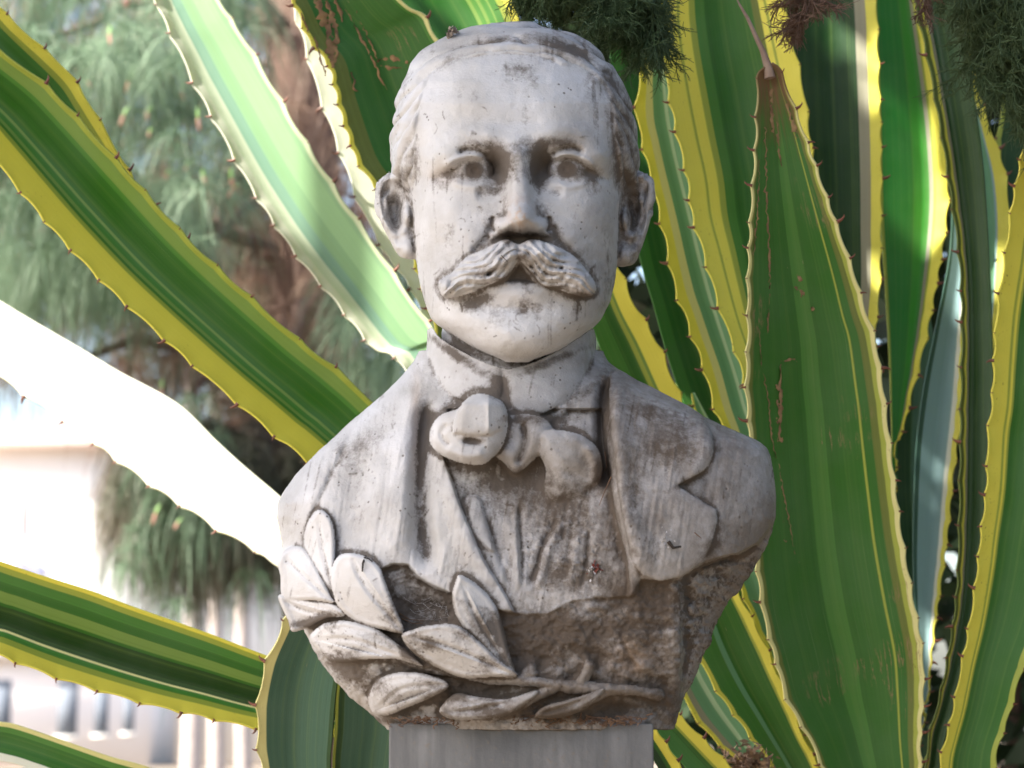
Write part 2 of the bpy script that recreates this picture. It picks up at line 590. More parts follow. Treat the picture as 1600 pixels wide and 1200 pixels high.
def cypress():
    r = np.random.default_rng(77)
    bark = simple_mat('cypress_bark', (0.17, 0.12, 0.09), (0.10, 0.07, 0.055), 12, 0.95, bump=0.01)
    green = leafy_mat('cypress_leaves', (0.03, 0.06, 0.02), (0.055, 0.10, 0.035), (0.09, 0.14, 0.055), 9.0, 0.2)
    dead = leafy_mat('dead_cypress_leaves', (0.10, 0.055, 0.035), (0.15, 0.085, 0.055), (0.19, 0.12, 0.08), 9.0, 0.2)
    T = (1.75, 1.3, 0)
    t = tag(empty('cypress_tree', T), 'dark cypress whose fine green sprays hang into the top of the picture', 'tree')
    t['_o'] = T
    z = np.linspace(0, 5.5, 12)
    v, f = tubes([np.stack([T[0] + 0 * z, T[1] + 0.04 * np.sin(z), z], -1)], [0.17 - 0.015 * z], 14)
    mesh_obj('trunk', v, f, bark, t)
    for (ex, ey, ez, z0) in ((-2.3, -1.0, 3.25, 2.6), (-0.9, 0.7, 3.2, 2.7), (-1.4, -2.2, 3.3, 2.9), (0.5, -2.4, 3.2, 2.5), (-2.6, -0.4, 3.4, 3.0), (0.1, 0.25, 3.0, 2.4), (0.8, 0.2, 3.05, 2.7)):
        s = np.linspace(0, 1, 8)[:, None]
        p = np.array([T[0], T[1], z0]) * (1 - s) + np.array([ex, ey, ez]) * s + np.array([0, 0, 0.22]) * np.sin(s * np.pi)
        v, f = tubes([p], [np.linspace(0.06, 0.015, 8)], 7)
        mesh_obj('bough', v, f, bark, t)
    n = 62000
    pts = np.stack([r.uniform(-3.0, 2.2, n), r.uniform(-2.7, 2.0, n), r.uniform(3.0, 3.45, n)], -1)
    # unseen crown, its gaps shaped along the sun's rays to light the bed's far left
    k = (pts[:, 2] - 3.0) / SUN_DIR.z
    gx = pts[:, 0] - SUN_DIR.x * k + 0.06 * (fbm(pts[:, 0] * 3, pts[:, 1] * 3, 3, 9) - 0.5)
    gy = pts[:, 1] - SUN_DIR.y * k + 0.06 * (fbm(pts[:, 0] * 3 + 9, pts[:, 1] * 3, 3, 9) - 0.5)
    keep = ~((gx < -1.0) & (gy > -0.05)) & ~((gx < -0.85) & (gy > 0.03)) & (pts[:, 1] > -1.5 + 0.3 * fbm(pts[:, 0] * 3, pts[:, 0] * 0 + 7, 2, 5)) & ~((gx - 0.1) ** 2 + (gy - 0.95) ** 2 < 0.0)
    for (a, b, c) in ((-0.62, 0.16, 0.085), (-0.78, 0.0, 0.05), (-0.5, 0.02, 0.045), (-0.36, 0.12, 0.05), (-0.45, 0.3, 0.06)):
        keep &= ~(((gx - a) / c) ** 2 + ((gy - b) / (c * 1.5)) ** 2 < 1)
    keep &= ~((gx > -0.15 + 0.2 * fbm(pts[:, 1] * 2, pts[:, 1] * 0, 2, 6)) & (gy > -0.6))  # overhead gap shaped to bring skylight onto bust and leaves
    keep &= (pts[:, 1] < 1.7 + 0.5 * fbm(pts[:, 0] * 2, pts[:, 0] * 0 + 4, 2, 5))
    pts = pts[keep]
    v, f = cards(pts, 0.06, 0.6, 12, 0.6)
    tag(mesh_obj('crown', v, f, green, t), kind='stuff')
    # hanging sprays seen against the leaves
    def starts(u0, u1, v0, y0, y1, n):
        return [P(r.uniform(u0, u1), v0 + r.uniform(-40, 20), r.uniform(y0, y1)) for _ in range(n)]
    for (u0, u1, v0, y0, y1, n, L, m) in ((800, 900, -60, 0.20, 0.28, 14, 0.034, green), (850, 1020, -60, 0.16, 0.28, 32, 0.044, green), (940, 1030, -40, 0.15, 0.24, 20, 0.046, green),
                                          (975, 1025, -10, 0.15, 0.2, 9, 0.045, green), (700, 830, -80, 0.2, 0.3, 10, 0.022, green),
                                          (1243, 1268, -40, 0.15, 0.17, 4, 0.043, dead), (1440, 1475, -60, 0.15, 0.2, 3, 0.030, dead),
                                          (1510, 1620, -60, 0.20, 0.3, 26, 0.060, green), (1545, 1640, 0, 0.2, 0.3, 20, 0.062, green), (1575, 1660, 70, 0.2, 0.3, 14, 0.055, green), (1480, 1560, -70, 0.2, 0.3, 12, 0.035, green)):
        v, f = sprig(None, r.integers(1e6), starts(u0, u1, v0, y0, y1, n), L, 0.55, (2, 2, 1), 0.0016)
        o = mesh_obj('hanging_spray', v, f, m, t)
        if m is dead:
            o['label'] = 'brown dry hanging spray'
    for (a, b, c, d0) in ((0.10, 0.25, 3.0, (900, -70, 0.22)), (0.10, 0.25, 3.0, (1000, -55, 0.2)), (0.8, 0.2, 3.05, (1258, -50, 0.16)), (0.8, 0.2, 3.05, (1460, -70, 0.18)), (0.8, 0.2, 3.05, (1560, -60, 0.25)), (0.8, 0.2, 3.05, (1620, -20, 0.25))):
        e = np.array(P(*d0)); s0 = np.array([a, b, c])
        s = np.linspace(0, 1, 8)[:, None]
        p = s0 * (1 - s) + e * s + np.array([0.06, 0, 0.05]) * np.sin(s * np.pi)
        v, f = tubes([p], [np.linspace(0.012, 0.003, 8)], 6)
        mesh_obj('twig', v, f, bark, t)
    del t['_o']
    # dense dark hedge behind the right hand leaves, plus unseen wings added to block light
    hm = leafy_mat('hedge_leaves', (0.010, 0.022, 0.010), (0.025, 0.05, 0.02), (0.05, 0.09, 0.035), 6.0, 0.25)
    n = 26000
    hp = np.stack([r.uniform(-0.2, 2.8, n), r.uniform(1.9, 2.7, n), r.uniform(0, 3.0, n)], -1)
    side_blocker = np.stack([r.uniform(1.55, 2.3, n // 2), r.uniform(-2.2, 2.0, n // 2), r.uniform(0, 3.3, n // 2)], -1)  # unseen wing, added to darken the bust's right side
    rear_blocker = np.stack([r.uniform(-0.6, 2.3, n // 2), r.uniform(-4.6, -3.6, n // 2), r.uniform(0, 3.6, n // 2)], -1)  # unseen row behind the camera, added to cut the frontal light
    hp = np.vstack([hp, side_blocker, rear_blocker])
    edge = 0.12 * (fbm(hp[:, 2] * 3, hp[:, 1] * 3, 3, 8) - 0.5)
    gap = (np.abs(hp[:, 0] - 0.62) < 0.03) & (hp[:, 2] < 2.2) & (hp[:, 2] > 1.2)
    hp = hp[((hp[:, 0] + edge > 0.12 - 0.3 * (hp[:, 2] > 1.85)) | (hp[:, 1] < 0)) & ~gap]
    h = tag(empty('hedge', (1.3, 2.3, 0)), 'dark dense hedge closing the view behind the upright right hand leaves, with unseen wings added to shade the bust', 'hedge')
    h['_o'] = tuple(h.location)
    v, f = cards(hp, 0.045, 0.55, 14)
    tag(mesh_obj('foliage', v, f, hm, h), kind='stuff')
    stems = []
    for i in range(9):
        x = 0.3 + i * 0.28
        q = np.linspace(0, 2.4, 8)
        stems.append(np.stack([x + 0.05 * np.sin(q * 3 + i), 2.3 + 0.05 * np.cos(q * 2 + i), q], -1))
    v, f = tubes(stems, [np.linspace(0.02, 0.008, 8)] * 9, 6)
    mesh_obj('stems', v, f, bark, h)
    del h['_o']
# ------------------------------------------------------------------ variegated agaves
Yw_ = (0.82, 0.75, 0.11); YP = (0.74, 0.71, 0.32); YG = (0.38, 0.44, 0.07); G = (0.036, 0.160, 0.018); GD = (0.014, 0.062, 0.012); GM = (0.070, 0.235, 0.035)
PG = (0.20, 0.33, 0.07); TE = (0.18, 0.40, 0.22); BT = (0.30, 0.46, 0.48); WH = (0.80, 0.80, 0.70); GB = (0.055, 0.14, 0.095); OL = (0.15, 0.19, 0.035); MI = (0.44, 0.62, 0.40); GY = (0.35, 0.33, 0.24)


def agave_mat(name, stops, soft=0.008, stripe=0.20, scars=0.0, rough=0.38, transl=0.16, speck=0.5, scar_tip=0.0):
    m = NT(name)
    uv = m.n('UVMap').outputs[0]
    sx = m.n('SeparateXYZ'); m.set(sx.inputs[0], uv)
    s, y = sx.outputs[0], sx.outputs[1]
    tc = m.n('TexCoord').outputs['Object']
    wob = m.noise(m.mapping(uv, (2.0, 1.6, 1)), 1.0, 2)
    fine = m.noise(m.mapping(uv, (70.0, 1.6, 1)), 1.0, 4, 0.6)
    s2 = m.math('ADD', s, m.math('MULTIPLY', m.math('SUBTRACT', wob, 0.5), 0.035))
    s2 = m.math('ADD', s2, m.math('MULTIPLY', m.math('SUBTRACT', fine, 0.5), 0.022))
    st = []
    for i, (p, c) in enumerate(stops):
        if i:
            st.append((max(p - soft, 0), stops[i - 1][1]))
        st.append((p if i else 0.0, c))
    c = m.ramp(s2, st)
    # broad uneven stripes, then long fibres and cloudy bloom
    sepc = m.n('SeparateColor'); m.set(sepc.inputs[0], c)
    notyel = m.math('SUBTRACT', 1.0, m.math('MULTIPLY', sepc.outputs[0], 1.5), True)
    med = m.noise(m.mapping(uv, (17.0, 0.7, 1)), 1.0, 4, 0.6)
    c = m.mix(m.math('MULTIPLY', m.ramp(med, [(0.50, 0.0), (0.66, 1.0)]), m.math('MULTIPLY', notyel, 0.9 * stripe)), c, (0.24, 0.36, 0.08))
    c = m.mix(m.math('MULTIPLY', m.ramp(med, [(0.30, 1.0), (0.45, 0.0)]), m.math('MULTIPLY', notyel, 1.3 * stripe)), c, m.mix(1.0, c, (0.55, 0.68, 0.5), 'MULTIPLY'))
    c = m.mix(m.math('MULTIPLY', m.ramp(fine, [(0.3, 0.0), (0.75, 1.0)]), m.math('ADD', 0.10, m.math('MULTIPLY', notyel, 0.4))), c, m.mix(1.0, c, (0.62, 0.66, 0.60), 'MULTIPLY'))
    cloud = m.ramp(m.noise(tc, 14, 5), [(0.35, 0.0), (0.7, 1.0)])
    c = m.mix(m.math('MULTIPLY', cloud, m.math('MULTIPLY', notyel, 0.18)), c, m.mix(0.5, c, (0.30, 0.36, 0.30)))
    # dark specks, denser towards the margins
    em = m.math('ABSOLUTE', m.math('SUBTRACT', s, 0.5))
    em = m.ramp(em, [(0.25, 0.15), (0.47, 1.0)])
    sp = m.ramp(m.noise(m.mapping(tc, (1, 1, 0.6)), 420, 3, 0.6), [(0.64, 0.0), (0.70, 1.0)])
    spm = m.ramp(m.noise(tc, 26, 4), [(0.45, 0.0), (0.62, 1.0)])
    sp = m.math('MULTIPLY', m.math('MULTIPLY', sp, spm), m.math('MULTIPLY', em, speck))
    c = m.mix(sp, c, (0.10, 0.045, 0.02))
    fib = m.ramp(m.noise(m.mapping(uv, (160.0, 2.6, 1)), 1.0, 3, 0.7), [(0.62, 0.0), (0.72, 1.0)])
    fibm = m.ramp(m.noise(tc, 10, 3), [(0.45, 0.0), (0.65, 1.0)])
    c = m.mix(m.math('MULTIPLY', m.math('MULTIPLY', fib, fibm), 0.35), c, (0.45, 0.48, 0.30))
    chip = m.ramp(m.noise(m.mapping(uv, (30.0, 34.0, 1)), 1.0, 3, 0.6), [(0.745, 0.0), (0.755, 1.0)])
    c = m.mix(m.math('MULTIPLY', chip, 0.7), c, (0.42, 0.33, 0.20))
    sc = None
    if scars:
        a = m.noise(m.mapping(uv, (7.0, 4.0, 1)), 2.2, 7, 0.66)
        a = m.math('ABSOLUTE', m.math('SUBTRACT', a, 0.52))
        line = m.ramp(a, [(0.0, 1.0), (0.008, 0.8), (0.016, 0.0)])
        msk = m.ramp(m.noise(tc, 11, 4), [(0.72 - 0.22 * scars, 0.0), (0.78 - 0.22 * scars, 1.0)])
        sc = m.math('MULTIPLY', line, msk)
        c = m.mix(m.math('MULTIPLY', sc, 0.9), c, (0.30, 0.20, 0.11))
    if scar_tip:
        tm = m.math('ADD', m.math('MULTIPLY', m.math('SUBTRACT', 0.075, y), 16.0), m.math('MULTIPLY', m.math('SUBTRACT', m.noise(m.mapping(uv, (9.0, 9.0, 1)), 1.5, 5), 0.5), 2.6), True)
        c = m.mix(m.math('MULTIPLY', tm, scar_tip), c, (0.16, 0.085, 0.045))
    b = m.n('BsdfPrincipled')
    m.set(b.inputs['Base Color'], c)
    m.set(b.inputs['Roughness'], m.math('ADD', rough, m.math('MULTIPLY', cloud, 0.18)))
    b.inputs['Specular IOR Level'].default_value = 0.4
    bp = m.n('Bump'); bp.inputs['Distance'].default_value = 0.0007; bp.inputs['Strength'].default_value = 0.6
    hh = m.math('ADD', m.math('MULTIPLY', fine, 0.7), m.math('MULTIPLY', m.noise(tc, 60, 4), 0.9))
    m.set(bp.inputs['Height'], hh)
    m.set(b.inputs['Normal'], bp.outputs[0])
    t = m.n('BsdfTranslucent')
    m.set(t.inputs['Color'], m.mix(1.0, c, (1.0, 1.0, 0.55), 'MULTIPLY'))
    mx = m.n('MixShader'); mx.inputs[0].default_value = transl
    m.set(mx.inputs[1], b.outputs[0]); m.set(mx.inputs[2], t.outputs[0])
    return m.finish(mx.outputs[0])


SPINE = None
LAST = None


def scars(root, leaf, lines, mat, seed):
    """dry scar tissue: thin ragged ribbons a fraction of a millimetre proud of the leaf just built"""
    r = np.random.default_rng(seed)
    px, py, yy = LAST
    V, F, off = [], [], 0
    for pts, wd in lines:
        n = max(6, int(sum(np.hypot(b[0] - a[0], b[1] - a[1]) for a, b in zip(pts, pts[1:])) / 4))
        c = catmull(pts, n) + r.normal(0, 1.0, (n, 2))
        tn = np.gradient(c, axis=0); tn /= np.linalg.norm(tn, axis=1)[:, None] + 1e-9
        nm = np.stack([-tn[:, 1], tn[:, 0]], -1)
        w = wd * (0.25 + 1.3 * r.random(n)) * np.sin(np.linspace(0.15, np.pi - 0.15, n)) ** 0.5
        A, B = c - nm * w[:, None] / 2, c + nm * w[:, None] * (0.2 + 0.6 * r.random(n))[:, None]
        ring = []
        for Q in (A, c, B):
            y = np.array([yy.ravel()[np.argmin((px.ravel() - q[0]) ** 2 + (py.ravel() - q[1]) ** 2)] for q in Q])
            ring.append(PA(Q[:, 0], Q[:, 1], y - (0.0012 if Q is c else 0.0006)))
        v = np.stack(ring, 1).reshape(-1, 3)
        i = np.arange(n - 1) * 3
        f = np.vstack([np.stack([i, i + 1, i + 4, i + 3], -1), np.stack([i + 1, i + 2, i + 5, i + 4], -1)]) + off
        V.append(v); F.append(f); off += len(v)
    leaf['_o'] = tuple(root['_o'])
    o = mesh_obj('scars', np.vstack(V), np.vstack(F), mat, leaf)
    o['kind'] = 'stuff'
    del leaf['_o']


def agave_leaf(root, L, R, y0, y1, stops, fold=0.5, cup=0.16, tip=0, heart=None, hw=40, teeth=(60, 60), amp=6.0, spine=9.0, thick=0.004, label=None, mid=None, **mk):
    """one leaf between its two edge lines (frame pixels, outer end first); y0/y1 depth at the outer end and base"""
    global SPINE
    L = [np.array(p, float) for p in L]; R = [np.array(p, float) for p in R]
    if tip:
        c = (L[0] + R[0]) / 2; dl = (L[0] - L[1]); dr = (R[0] - R[1])
        d = dl / np.linalg.norm(dl) + dr / np.linalg.norm(dr); d /= np.linalg.norm(d)
        hwid = (R[0] - L[0]) / 2
        L = [c + d * tip - hwid * 0.03, c + d * tip * 0.5 - hwid * 0.7] + L
        R = [c + d * tip + hwid * 0.03, c + d * tip * 0.5 + hwid * 0.7] + R
    if heart is not None:
        w = (R[-1] - L[-1]); w = w / (np.linalg.norm(w) + 1e-9) * hw
        h = np.array(heart, float)
        L.append(h - w); R.append(h + w)
    ll = sum(np.linalg.norm(b - a) for a, b in zip(L, L[1:])) + sum(np.linalg.norm(b - a) for a, b in zip(R, R[1:]))
    N = int(max(60, min(240, ll / 2 / 5)))
    A = catmull(L, N); B = catmull(R, N)
    # keep the rungs square to the axis: same arc fraction on both sides
    lr = np.random.default_rng(int(abs(A[3, 0] * 13 + B[5, 1] * 7)))
    spine_paths, spine_r = [], []
    edges = []
    for k, (E, O) in enumerate(((A, B), (B, A))):
        sp = teeth[k]
        s = np.r_[0, np.cumsum(np.linalg.norm(np.diff(E, axis=0), axis=1))]
        out = E - O
        out /= np.linalg.norm(out, axis=1)[:, None] + 1e-9
        tan = np.gradient(E, axis=0); tan /= np.linalg.norm(tan, axis=1)[:, None]
        nrm = np.stack([-tan[:, 1], tan[:, 0]], -1)
        nrm *= np.sign((nrm * out).sum(1))[:, None]
        offs = np.zeros(N)
        if sp:
            pos = [20.0]
            while pos[-1] < s[-1] - 8:
                pos.append(pos[-1] + sp * lr.uniform(0.72, 1.3))
            pos = np.array(pos)
            i = np.clip(np.searchsorted(pos, s) - 1, 0, len(pos) - 2)
            ph = np.clip((s - pos[i]) / (pos[i + 1] - pos[i]), 0, 1)
            off = amp * 1.25 * (np.abs(2 * ph - 1) ** 2.2 - 0.55)
            offs = off
            fr = pos / s[-1] * (N - 1)
            for q, frq in zip(pos, fr):
                if frq < 1 or frq > N - 2:
                    continue
                spine_paths.append((k, frq, lr.choice([0.45, 0.8, 1.0, 1.35]) * lr.uniform(0.8, 1.15)))
        edges.append((E + nrm * offs[:, None], nrm, tan, offs, E))
    A, B = edges[0][4], edges[1][4]
    M = 17
    t = np.linspace(0, 1, N)[:, None]
    sx = np.linspace(0, 1, M)[None, :]
    sx = 0.5 - 0.5 * np.cos(sx * np.pi)
    ydep = y0 + (y1 - y0) * t if mid is None else np.interp(t[:, 0], [0, 0.5, 1], [y0, mid, y1])[:, None]
    width = np.linalg.norm(B - A, axis=1)[:, None] * 0.0006
    prof = np.where(sx < fold, sx / fold, (1 - sx) / (1 - fold)) ** 0.85
    prof = prof + 0.10 * np.exp(-((sx - fold) / 0.25) ** 2)
    yy = ydep + cup * width * prof
    px = A[:, None, 0] + (B - A)[:, None, 0] * sx
    py = A[:, None, 1] + (B - A)[:, None, 1] * sx
    wid = np.linalg.norm(B - A, axis=1)[:, None] + 1e-6
    reach = np.minimum(14.0 / wid, 0.3)
    wl_ = np.clip(1 - sx / reach, 0, 1); wr_ = np.clip(1 - (1 - sx) / reach, 0, 1)
    px = px + (edges[0][1][:, 0] * edges[0][3])[:, None] * wl_ + (edges[1][1][:, 0] * edges[1][3])[:, None] * wr_
    py = py + (edges[0][1][:, 1] * edges[0][3])[:, None] * wl_ + (edges[1][1][:, 1] * edges[1][3])[:, None] * wr_
    front = PA(px, py, yy)
    d = np.diff(front, axis=0, append=front[-1:]); d[-1] = d[-2]
    e = np.gradient(front, axis=1)
    nn = np.cross(d, e); nn /= np.linalg.norm(nn, axis=2)[:, :, None] + 1e-12
    nn *= np.sign(nn[:, :, 1:2] + 1e-9)
    th = thick * (0.25 + 0.75 * np.sin(np.pi * np.clip(sx, 0.02, 0.98)) ** 0.6)[:, :, None]
    front = front + nn * 0.0
    backp = front + nn * th
    V = np.concatenate([front.reshape(-1, 3), backp.reshape(-1, 3)])
    lenm = np.r_[0, np.cumsum(np.linalg.norm(np.diff(front[:, M // 2], axis=0), axis=1))]
    uv1 = np.stack([np.broadcast_to(sx, (N, M)), np.broadcast_to(lenm[:, None], (N, M))], -1).reshape(-1, 2)
    uv = np.concatenate([uv1, uv1])
    i = np.arange(N - 1)[:, None] * M
    j = np.arange(M - 1)[None]
    F1 = np.stack([i + j, i + M + j, i + M + j + 1, i + j + 1], -1).reshape(-1, 4)
    o = N * M
    F2 = F1[:, ::-1] + o
    ii = np.arange(N - 1) * M
    e1 = np.stack([ii, ii + o, ii + M + o, ii + M], -1)
    e2 = np.stack([ii + M - 1, ii + 2 * M - 1, ii + 2 * M - 1 + o, ii + M - 1 + o], -1)
    jj = np.arange(M - 1)
    e3 = np.stack([jj, jj + 1, jj + 1 + o, jj + o], -1)
    e4 = np.stack([jj + (N - 1) * M, jj + (N - 1) * M + o, jj + (N - 1) * M + 1 + o, jj + (N - 1) * M + 1], -1)
    global LAST
    LAST = (px, py, front[:, :, 1].copy())
    mat = agave_mat('agave_leaf_skin', stops, **mk)
    leaf = mesh_obj('leaf', V, [F1, F2, e1, e2, e3, e4], mat, root, uv=uv)
    if label:
        leaf['label'] = label
    if spine_paths:
        ps, rs = [], []
        for k, fr, sc in spine_paths:
            E, nrm, tan = edges[k][:3]
            a = int(fr); w = fr - a
            p = E[a] * (1 - w) + E[a + 1] * w
            nn2 = nrm[a]; tt = tan[a] * (-0.5 if lr.random() < 0.8 else 0.4)
            yv = float(ydep[a, 0])
            Ls = spine * sc
            q = [p - nn2 * 1.5, p + nn2 * Ls * 0.4 + tt * Ls * 0.15, p + nn2 * Ls * 0.75 + tt * Ls * 0.55, p + nn2 * Ls * 0.85 + tt * Ls * 1.0]
            ps.append(PA([z[0] for z in q], [z[1] for z in q], [yv] * 4))
            rs.append(np.array([2.4, 1.6, 0.9, 0.2]) * (D + yv) / FPX * sc)
        if SPINE is None:
            SPINE = simple_mat('brown_thorn', (0.20, 0.06, 0.03), (0.11, 0.04, 0.02), 60, 0.5)
        v, f = tubes(ps, rs, 5)
        leaf['_o'] = tuple(root['_o'])
        s = mesh_obj('thorns', v, f, SPINE, leaf)
        del leaf['_o']
        s['kind'] = 'stuff'
    return leaf


def agaves():
    # ---- left hand plant: leaves fanning up and left from behind the bust
    h = P(800, 960, 0.6)
    a = tag(empty('agave_plant', (h.x, 0.6, 0.9)), 'variegated agave behind the bust with long leaves fanning out to the left', 'agave')
    a['_o'] = tuple(a.location)
    H1 = (790, 930)
    # L1 front green leaf with broad yellow lower margin
    agave_leaf(a, [(-40, 50), (0, 79), (66, 127), (114, 175), (201, 271), (284, 363), (350, 427), (460, 525), (589, 636)],
               [(-60, 190), (0, 260), (60, 332), (103, 381), (166, 446), (223, 499), (277, 548), (332, 597), (390, 646), (437, 687), (480, 720)],
               0.26, 0.36, [(0, YG), (0.06, PG), (0.19, GM), (0.24, G), (0.56, PG), (0.59, GM), (0.64, PG), (0.67, GM), (0.70, YG), (0.74, Yw_)],
               fold=0.55, cup=0.5, tip=500, heart=H1, teeth=(90, 74), amp=4, transl=0.25, label='green leaf with a fold and a broad bright yellow lower margin')
    agave_leaf(a, [(0, 13), (26, 39), (103, 109), (131, 149), (168, 210), (201, 267), (260, 340)], [(-60, 60), (-20, 110), (50, 190), (90, 250), (130, 300), (170, 350), (230, 420)],
               0.36, 0.42, [(0, Yw_), (0.16, YG), (0.26, GM), (0.7, G)], cup=0.4, fold=0.5, tip=300, heart=(640, 800), teeth=(70, 0), amp=3, transl=0.28, label='yellow edged leaf tip showing above the folded green leaf')
    agave_leaf(a, [(243, 0), (249, 17), (278, 77), (302, 129), (339, 197), (383, 278), (424, 343), (453, 385), (483, 424), (512, 457), (540, 492), (585, 546), (640, 596)],
               [(345, 0), (362, 30), (387, 66), (433, 144), (461, 192), (500, 255), (542, 319), (575, 365), (612, 420), (640, 460), (669, 503), (690, 530), (715, 560)],
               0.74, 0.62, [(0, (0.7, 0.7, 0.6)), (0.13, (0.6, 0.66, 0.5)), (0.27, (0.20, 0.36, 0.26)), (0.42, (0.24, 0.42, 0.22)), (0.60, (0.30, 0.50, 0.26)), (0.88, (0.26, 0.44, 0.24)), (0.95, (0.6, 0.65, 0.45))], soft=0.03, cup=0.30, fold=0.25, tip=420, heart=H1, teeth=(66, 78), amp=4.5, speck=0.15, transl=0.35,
               label='sunlit pale mint leaf rising to the upper left')
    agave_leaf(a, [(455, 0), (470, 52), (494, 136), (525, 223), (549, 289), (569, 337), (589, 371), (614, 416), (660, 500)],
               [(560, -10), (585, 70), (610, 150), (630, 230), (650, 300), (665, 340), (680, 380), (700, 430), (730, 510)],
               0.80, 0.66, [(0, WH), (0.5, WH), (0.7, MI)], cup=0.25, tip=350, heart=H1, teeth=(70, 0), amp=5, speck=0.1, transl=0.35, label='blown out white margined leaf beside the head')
    f5 = agave_leaf(a, [(456, 0), (481, 60), (512, 101), (522, 135), (531, 172), (550, 232), (563, 262), (586, 292), (625, 345)],
               [(629, 0), (662, 24), (685, 62), (715, 120), (745, 190), (765, 240), (775, 300), (785, 350), (790, 400)],
               0.36, 0.44, [(0, Yw_), (0.035, OL), (0.16, G), (0.93, GM), (0.965, YP)], cup=0.22, tip=300, heart=(800, 800), teeth=(42, 66), amp=5, scars=0.25, speck=0.7, transl=0.25,
               label='dark green leaf with long brown scars beside the head')
    sm5 = simple_mat('brown_scar_tissue', (0.33, 0.20, 0.09), (0.15, 0.085, 0.045), 70, 0.85)
    scars(a, f5, [([(494, -10), (502, 20), (512, 50), (518, 80), (522, 105)], 13), ([(508, 0), (520, 30), (526, 62), (524, 96)], 9), ([(520, -10), (530, 14), (536, 34)], 5),
                  ([(540, 14), (556, 44), (570, 72), (584, 98), (594, 122), (604, 138)], 4), ([(556, 18), (574, 56), (590, 92)], 2.5), ([(588, 96), (604, 91), (622, 93), (640, 98)], 6),
                  ([(594, 100), (612, 108), (630, 104)], 4), ([(548, 112), (554, 124), (552, 138), (560, 142)], 4), ([(492, 58), (500, 90), (510, 120)], 4), ([(470, 20), (482, 50)], 4)], sm5, 6)
    agave_leaf(a, [(600, -20), (650, 70), (700, 160), (750, 260)], [(790, -20), (822, 60), (850, 140), (870, 260)],
               0.50, 0.52, [(0, G), (0.62, PG), (0.66, GM), (0.70, PG), (0.73, GM), (0.78, PG), (0.80, GM), (0.86, YG), (0.92, Yw_)], cup=0.2, tip=300, heart=(820, 800), teeth=(0, 70), amp=3,
               label='green leaf with thin pale stripes above the hair')
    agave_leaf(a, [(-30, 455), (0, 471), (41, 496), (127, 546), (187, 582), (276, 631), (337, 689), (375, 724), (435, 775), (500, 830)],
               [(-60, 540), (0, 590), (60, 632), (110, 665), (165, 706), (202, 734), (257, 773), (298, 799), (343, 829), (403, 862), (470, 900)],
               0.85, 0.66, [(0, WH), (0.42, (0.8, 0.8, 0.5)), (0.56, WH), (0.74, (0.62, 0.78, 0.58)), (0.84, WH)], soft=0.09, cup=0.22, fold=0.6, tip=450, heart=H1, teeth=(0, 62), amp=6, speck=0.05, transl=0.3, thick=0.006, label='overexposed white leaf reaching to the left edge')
    agave_leaf(a, [(-30, 866), (0, 879), (75, 904), (139, 924), (206, 949), (322, 990), (416, 1026), (520, 1062)],
               [(-40, 1010), (0, 1024), (60, 1048), (112, 1066), (197, 1091), (255, 1106), (307, 1117), (394, 1136), (500, 1150)],
               0.24, 0.36, [(0, Yw_), (0.035, YG), (0.10, GM), (0.20, G), (0.30, PG), (0.42, G), (0.46, GD), (0.71, YP), (0.735, GM), (0.80, YG), (0.86, Yw_)],
               fold=0.72, cup=0.4, tip=420, heart=(760, 1110), teeth=(0, 55), amp=4, transl=0.28, label='low leaf with a pale centre stripe and yellow underside at the left')
    agave_leaf(a, [(470, 890), (446, 966), (418, 1027), (403, 1087), (401, 1151), (407, 1200), (420, 1300), (450, 1450)], [(560, 900), (550, 966), (535, 1027), (525, 1080), (519, 1151), (516, 1200), (520, 1300), (540, 1450)],
               0.14, 0.45, [(0, YP), (0.13, GB), (0.5, GB), (0.95, GD)], cup=0.18, teeth=(56, 0), amp=6, tip=90, speck=0.25, scars=0.25, rough=0.5, transl=0.1, label='bluish green broad leaf under the laurel end of the bust')
    agave_leaf(a, [(560, 960), (540, 1027), (527, 1076), (524, 1140), (520, 1200), (524, 1300), (545, 1450)], [(640, 960), (650, 1027), (655, 1076), (650, 1140), (640, 1200), (630, 1300), (620, 1450)],
               0.17, 0.47, [(0, YG), (0.03, GD), (0.10, GB), (0.9, GM)], cup=0.18, teeth=(0, 0), tip=60, speck=0.2, scars=0.35, rough=0.5, transl=0.1, label='green leaf beside the pedestal with a thin brown edge')
    agave_leaf(a, [(-30, 1122), (0, 1129), (34, 1136), (165, 1181), (232, 1200), (330, 1240)], [(-30, 1180), (0, 1189), (41, 1200), (120, 1230), (200, 1270), (300, 1310)],
               0.40, 0.46, [(0, YP), (0.10, GM), (0.25, G), (0.8, WH)], cup=0.2, tip=300, heart=(700, 1350), teeth=(0, 60), amp=3, label='lowest leaf at the bottom left corner')
    v, f = tubes([[(h.x + 0.05, 0.62, 0.55), (h.x + 0.02, 0.62, 0.95), (h.x, 0.6, h.z), (h.x - 0.01, 0.6, h.z + 0.06)]], [[0.12, 0.10, 0.075, 0.02]], 14)
    mesh_obj('stem', v, f, simple_mat('agave_stem', (0.16, 0.15, 0.08), (0.10, 0.09, 0.05), 20, 0.8), a)
    del a['_o']
    # ---- right hand plant: upright leaves
    q = P(1400, 1330, 0.62)
    b = tag(empty('agave_plant', (q.x, 0.62, 0.9)), 'large variegated agave with upright yellow edged leaves right of the bust', 'agave')
    b['_o'] = tuple(b.location)
    HB = (1400, 1330)
    # front leaf with terminal spine
    LL = [(1196, 108), (1184, 127), (1180, 227), (1173, 328), (1168, 437), (1168, 516), (1165, 606), (1169, 659), (1173, 750), (1178, 830), (1182, 885), (1193, 964), (1214, 1042), (1229, 1095), (1259, 1146), (1285, 1200), (1330, 1290)]
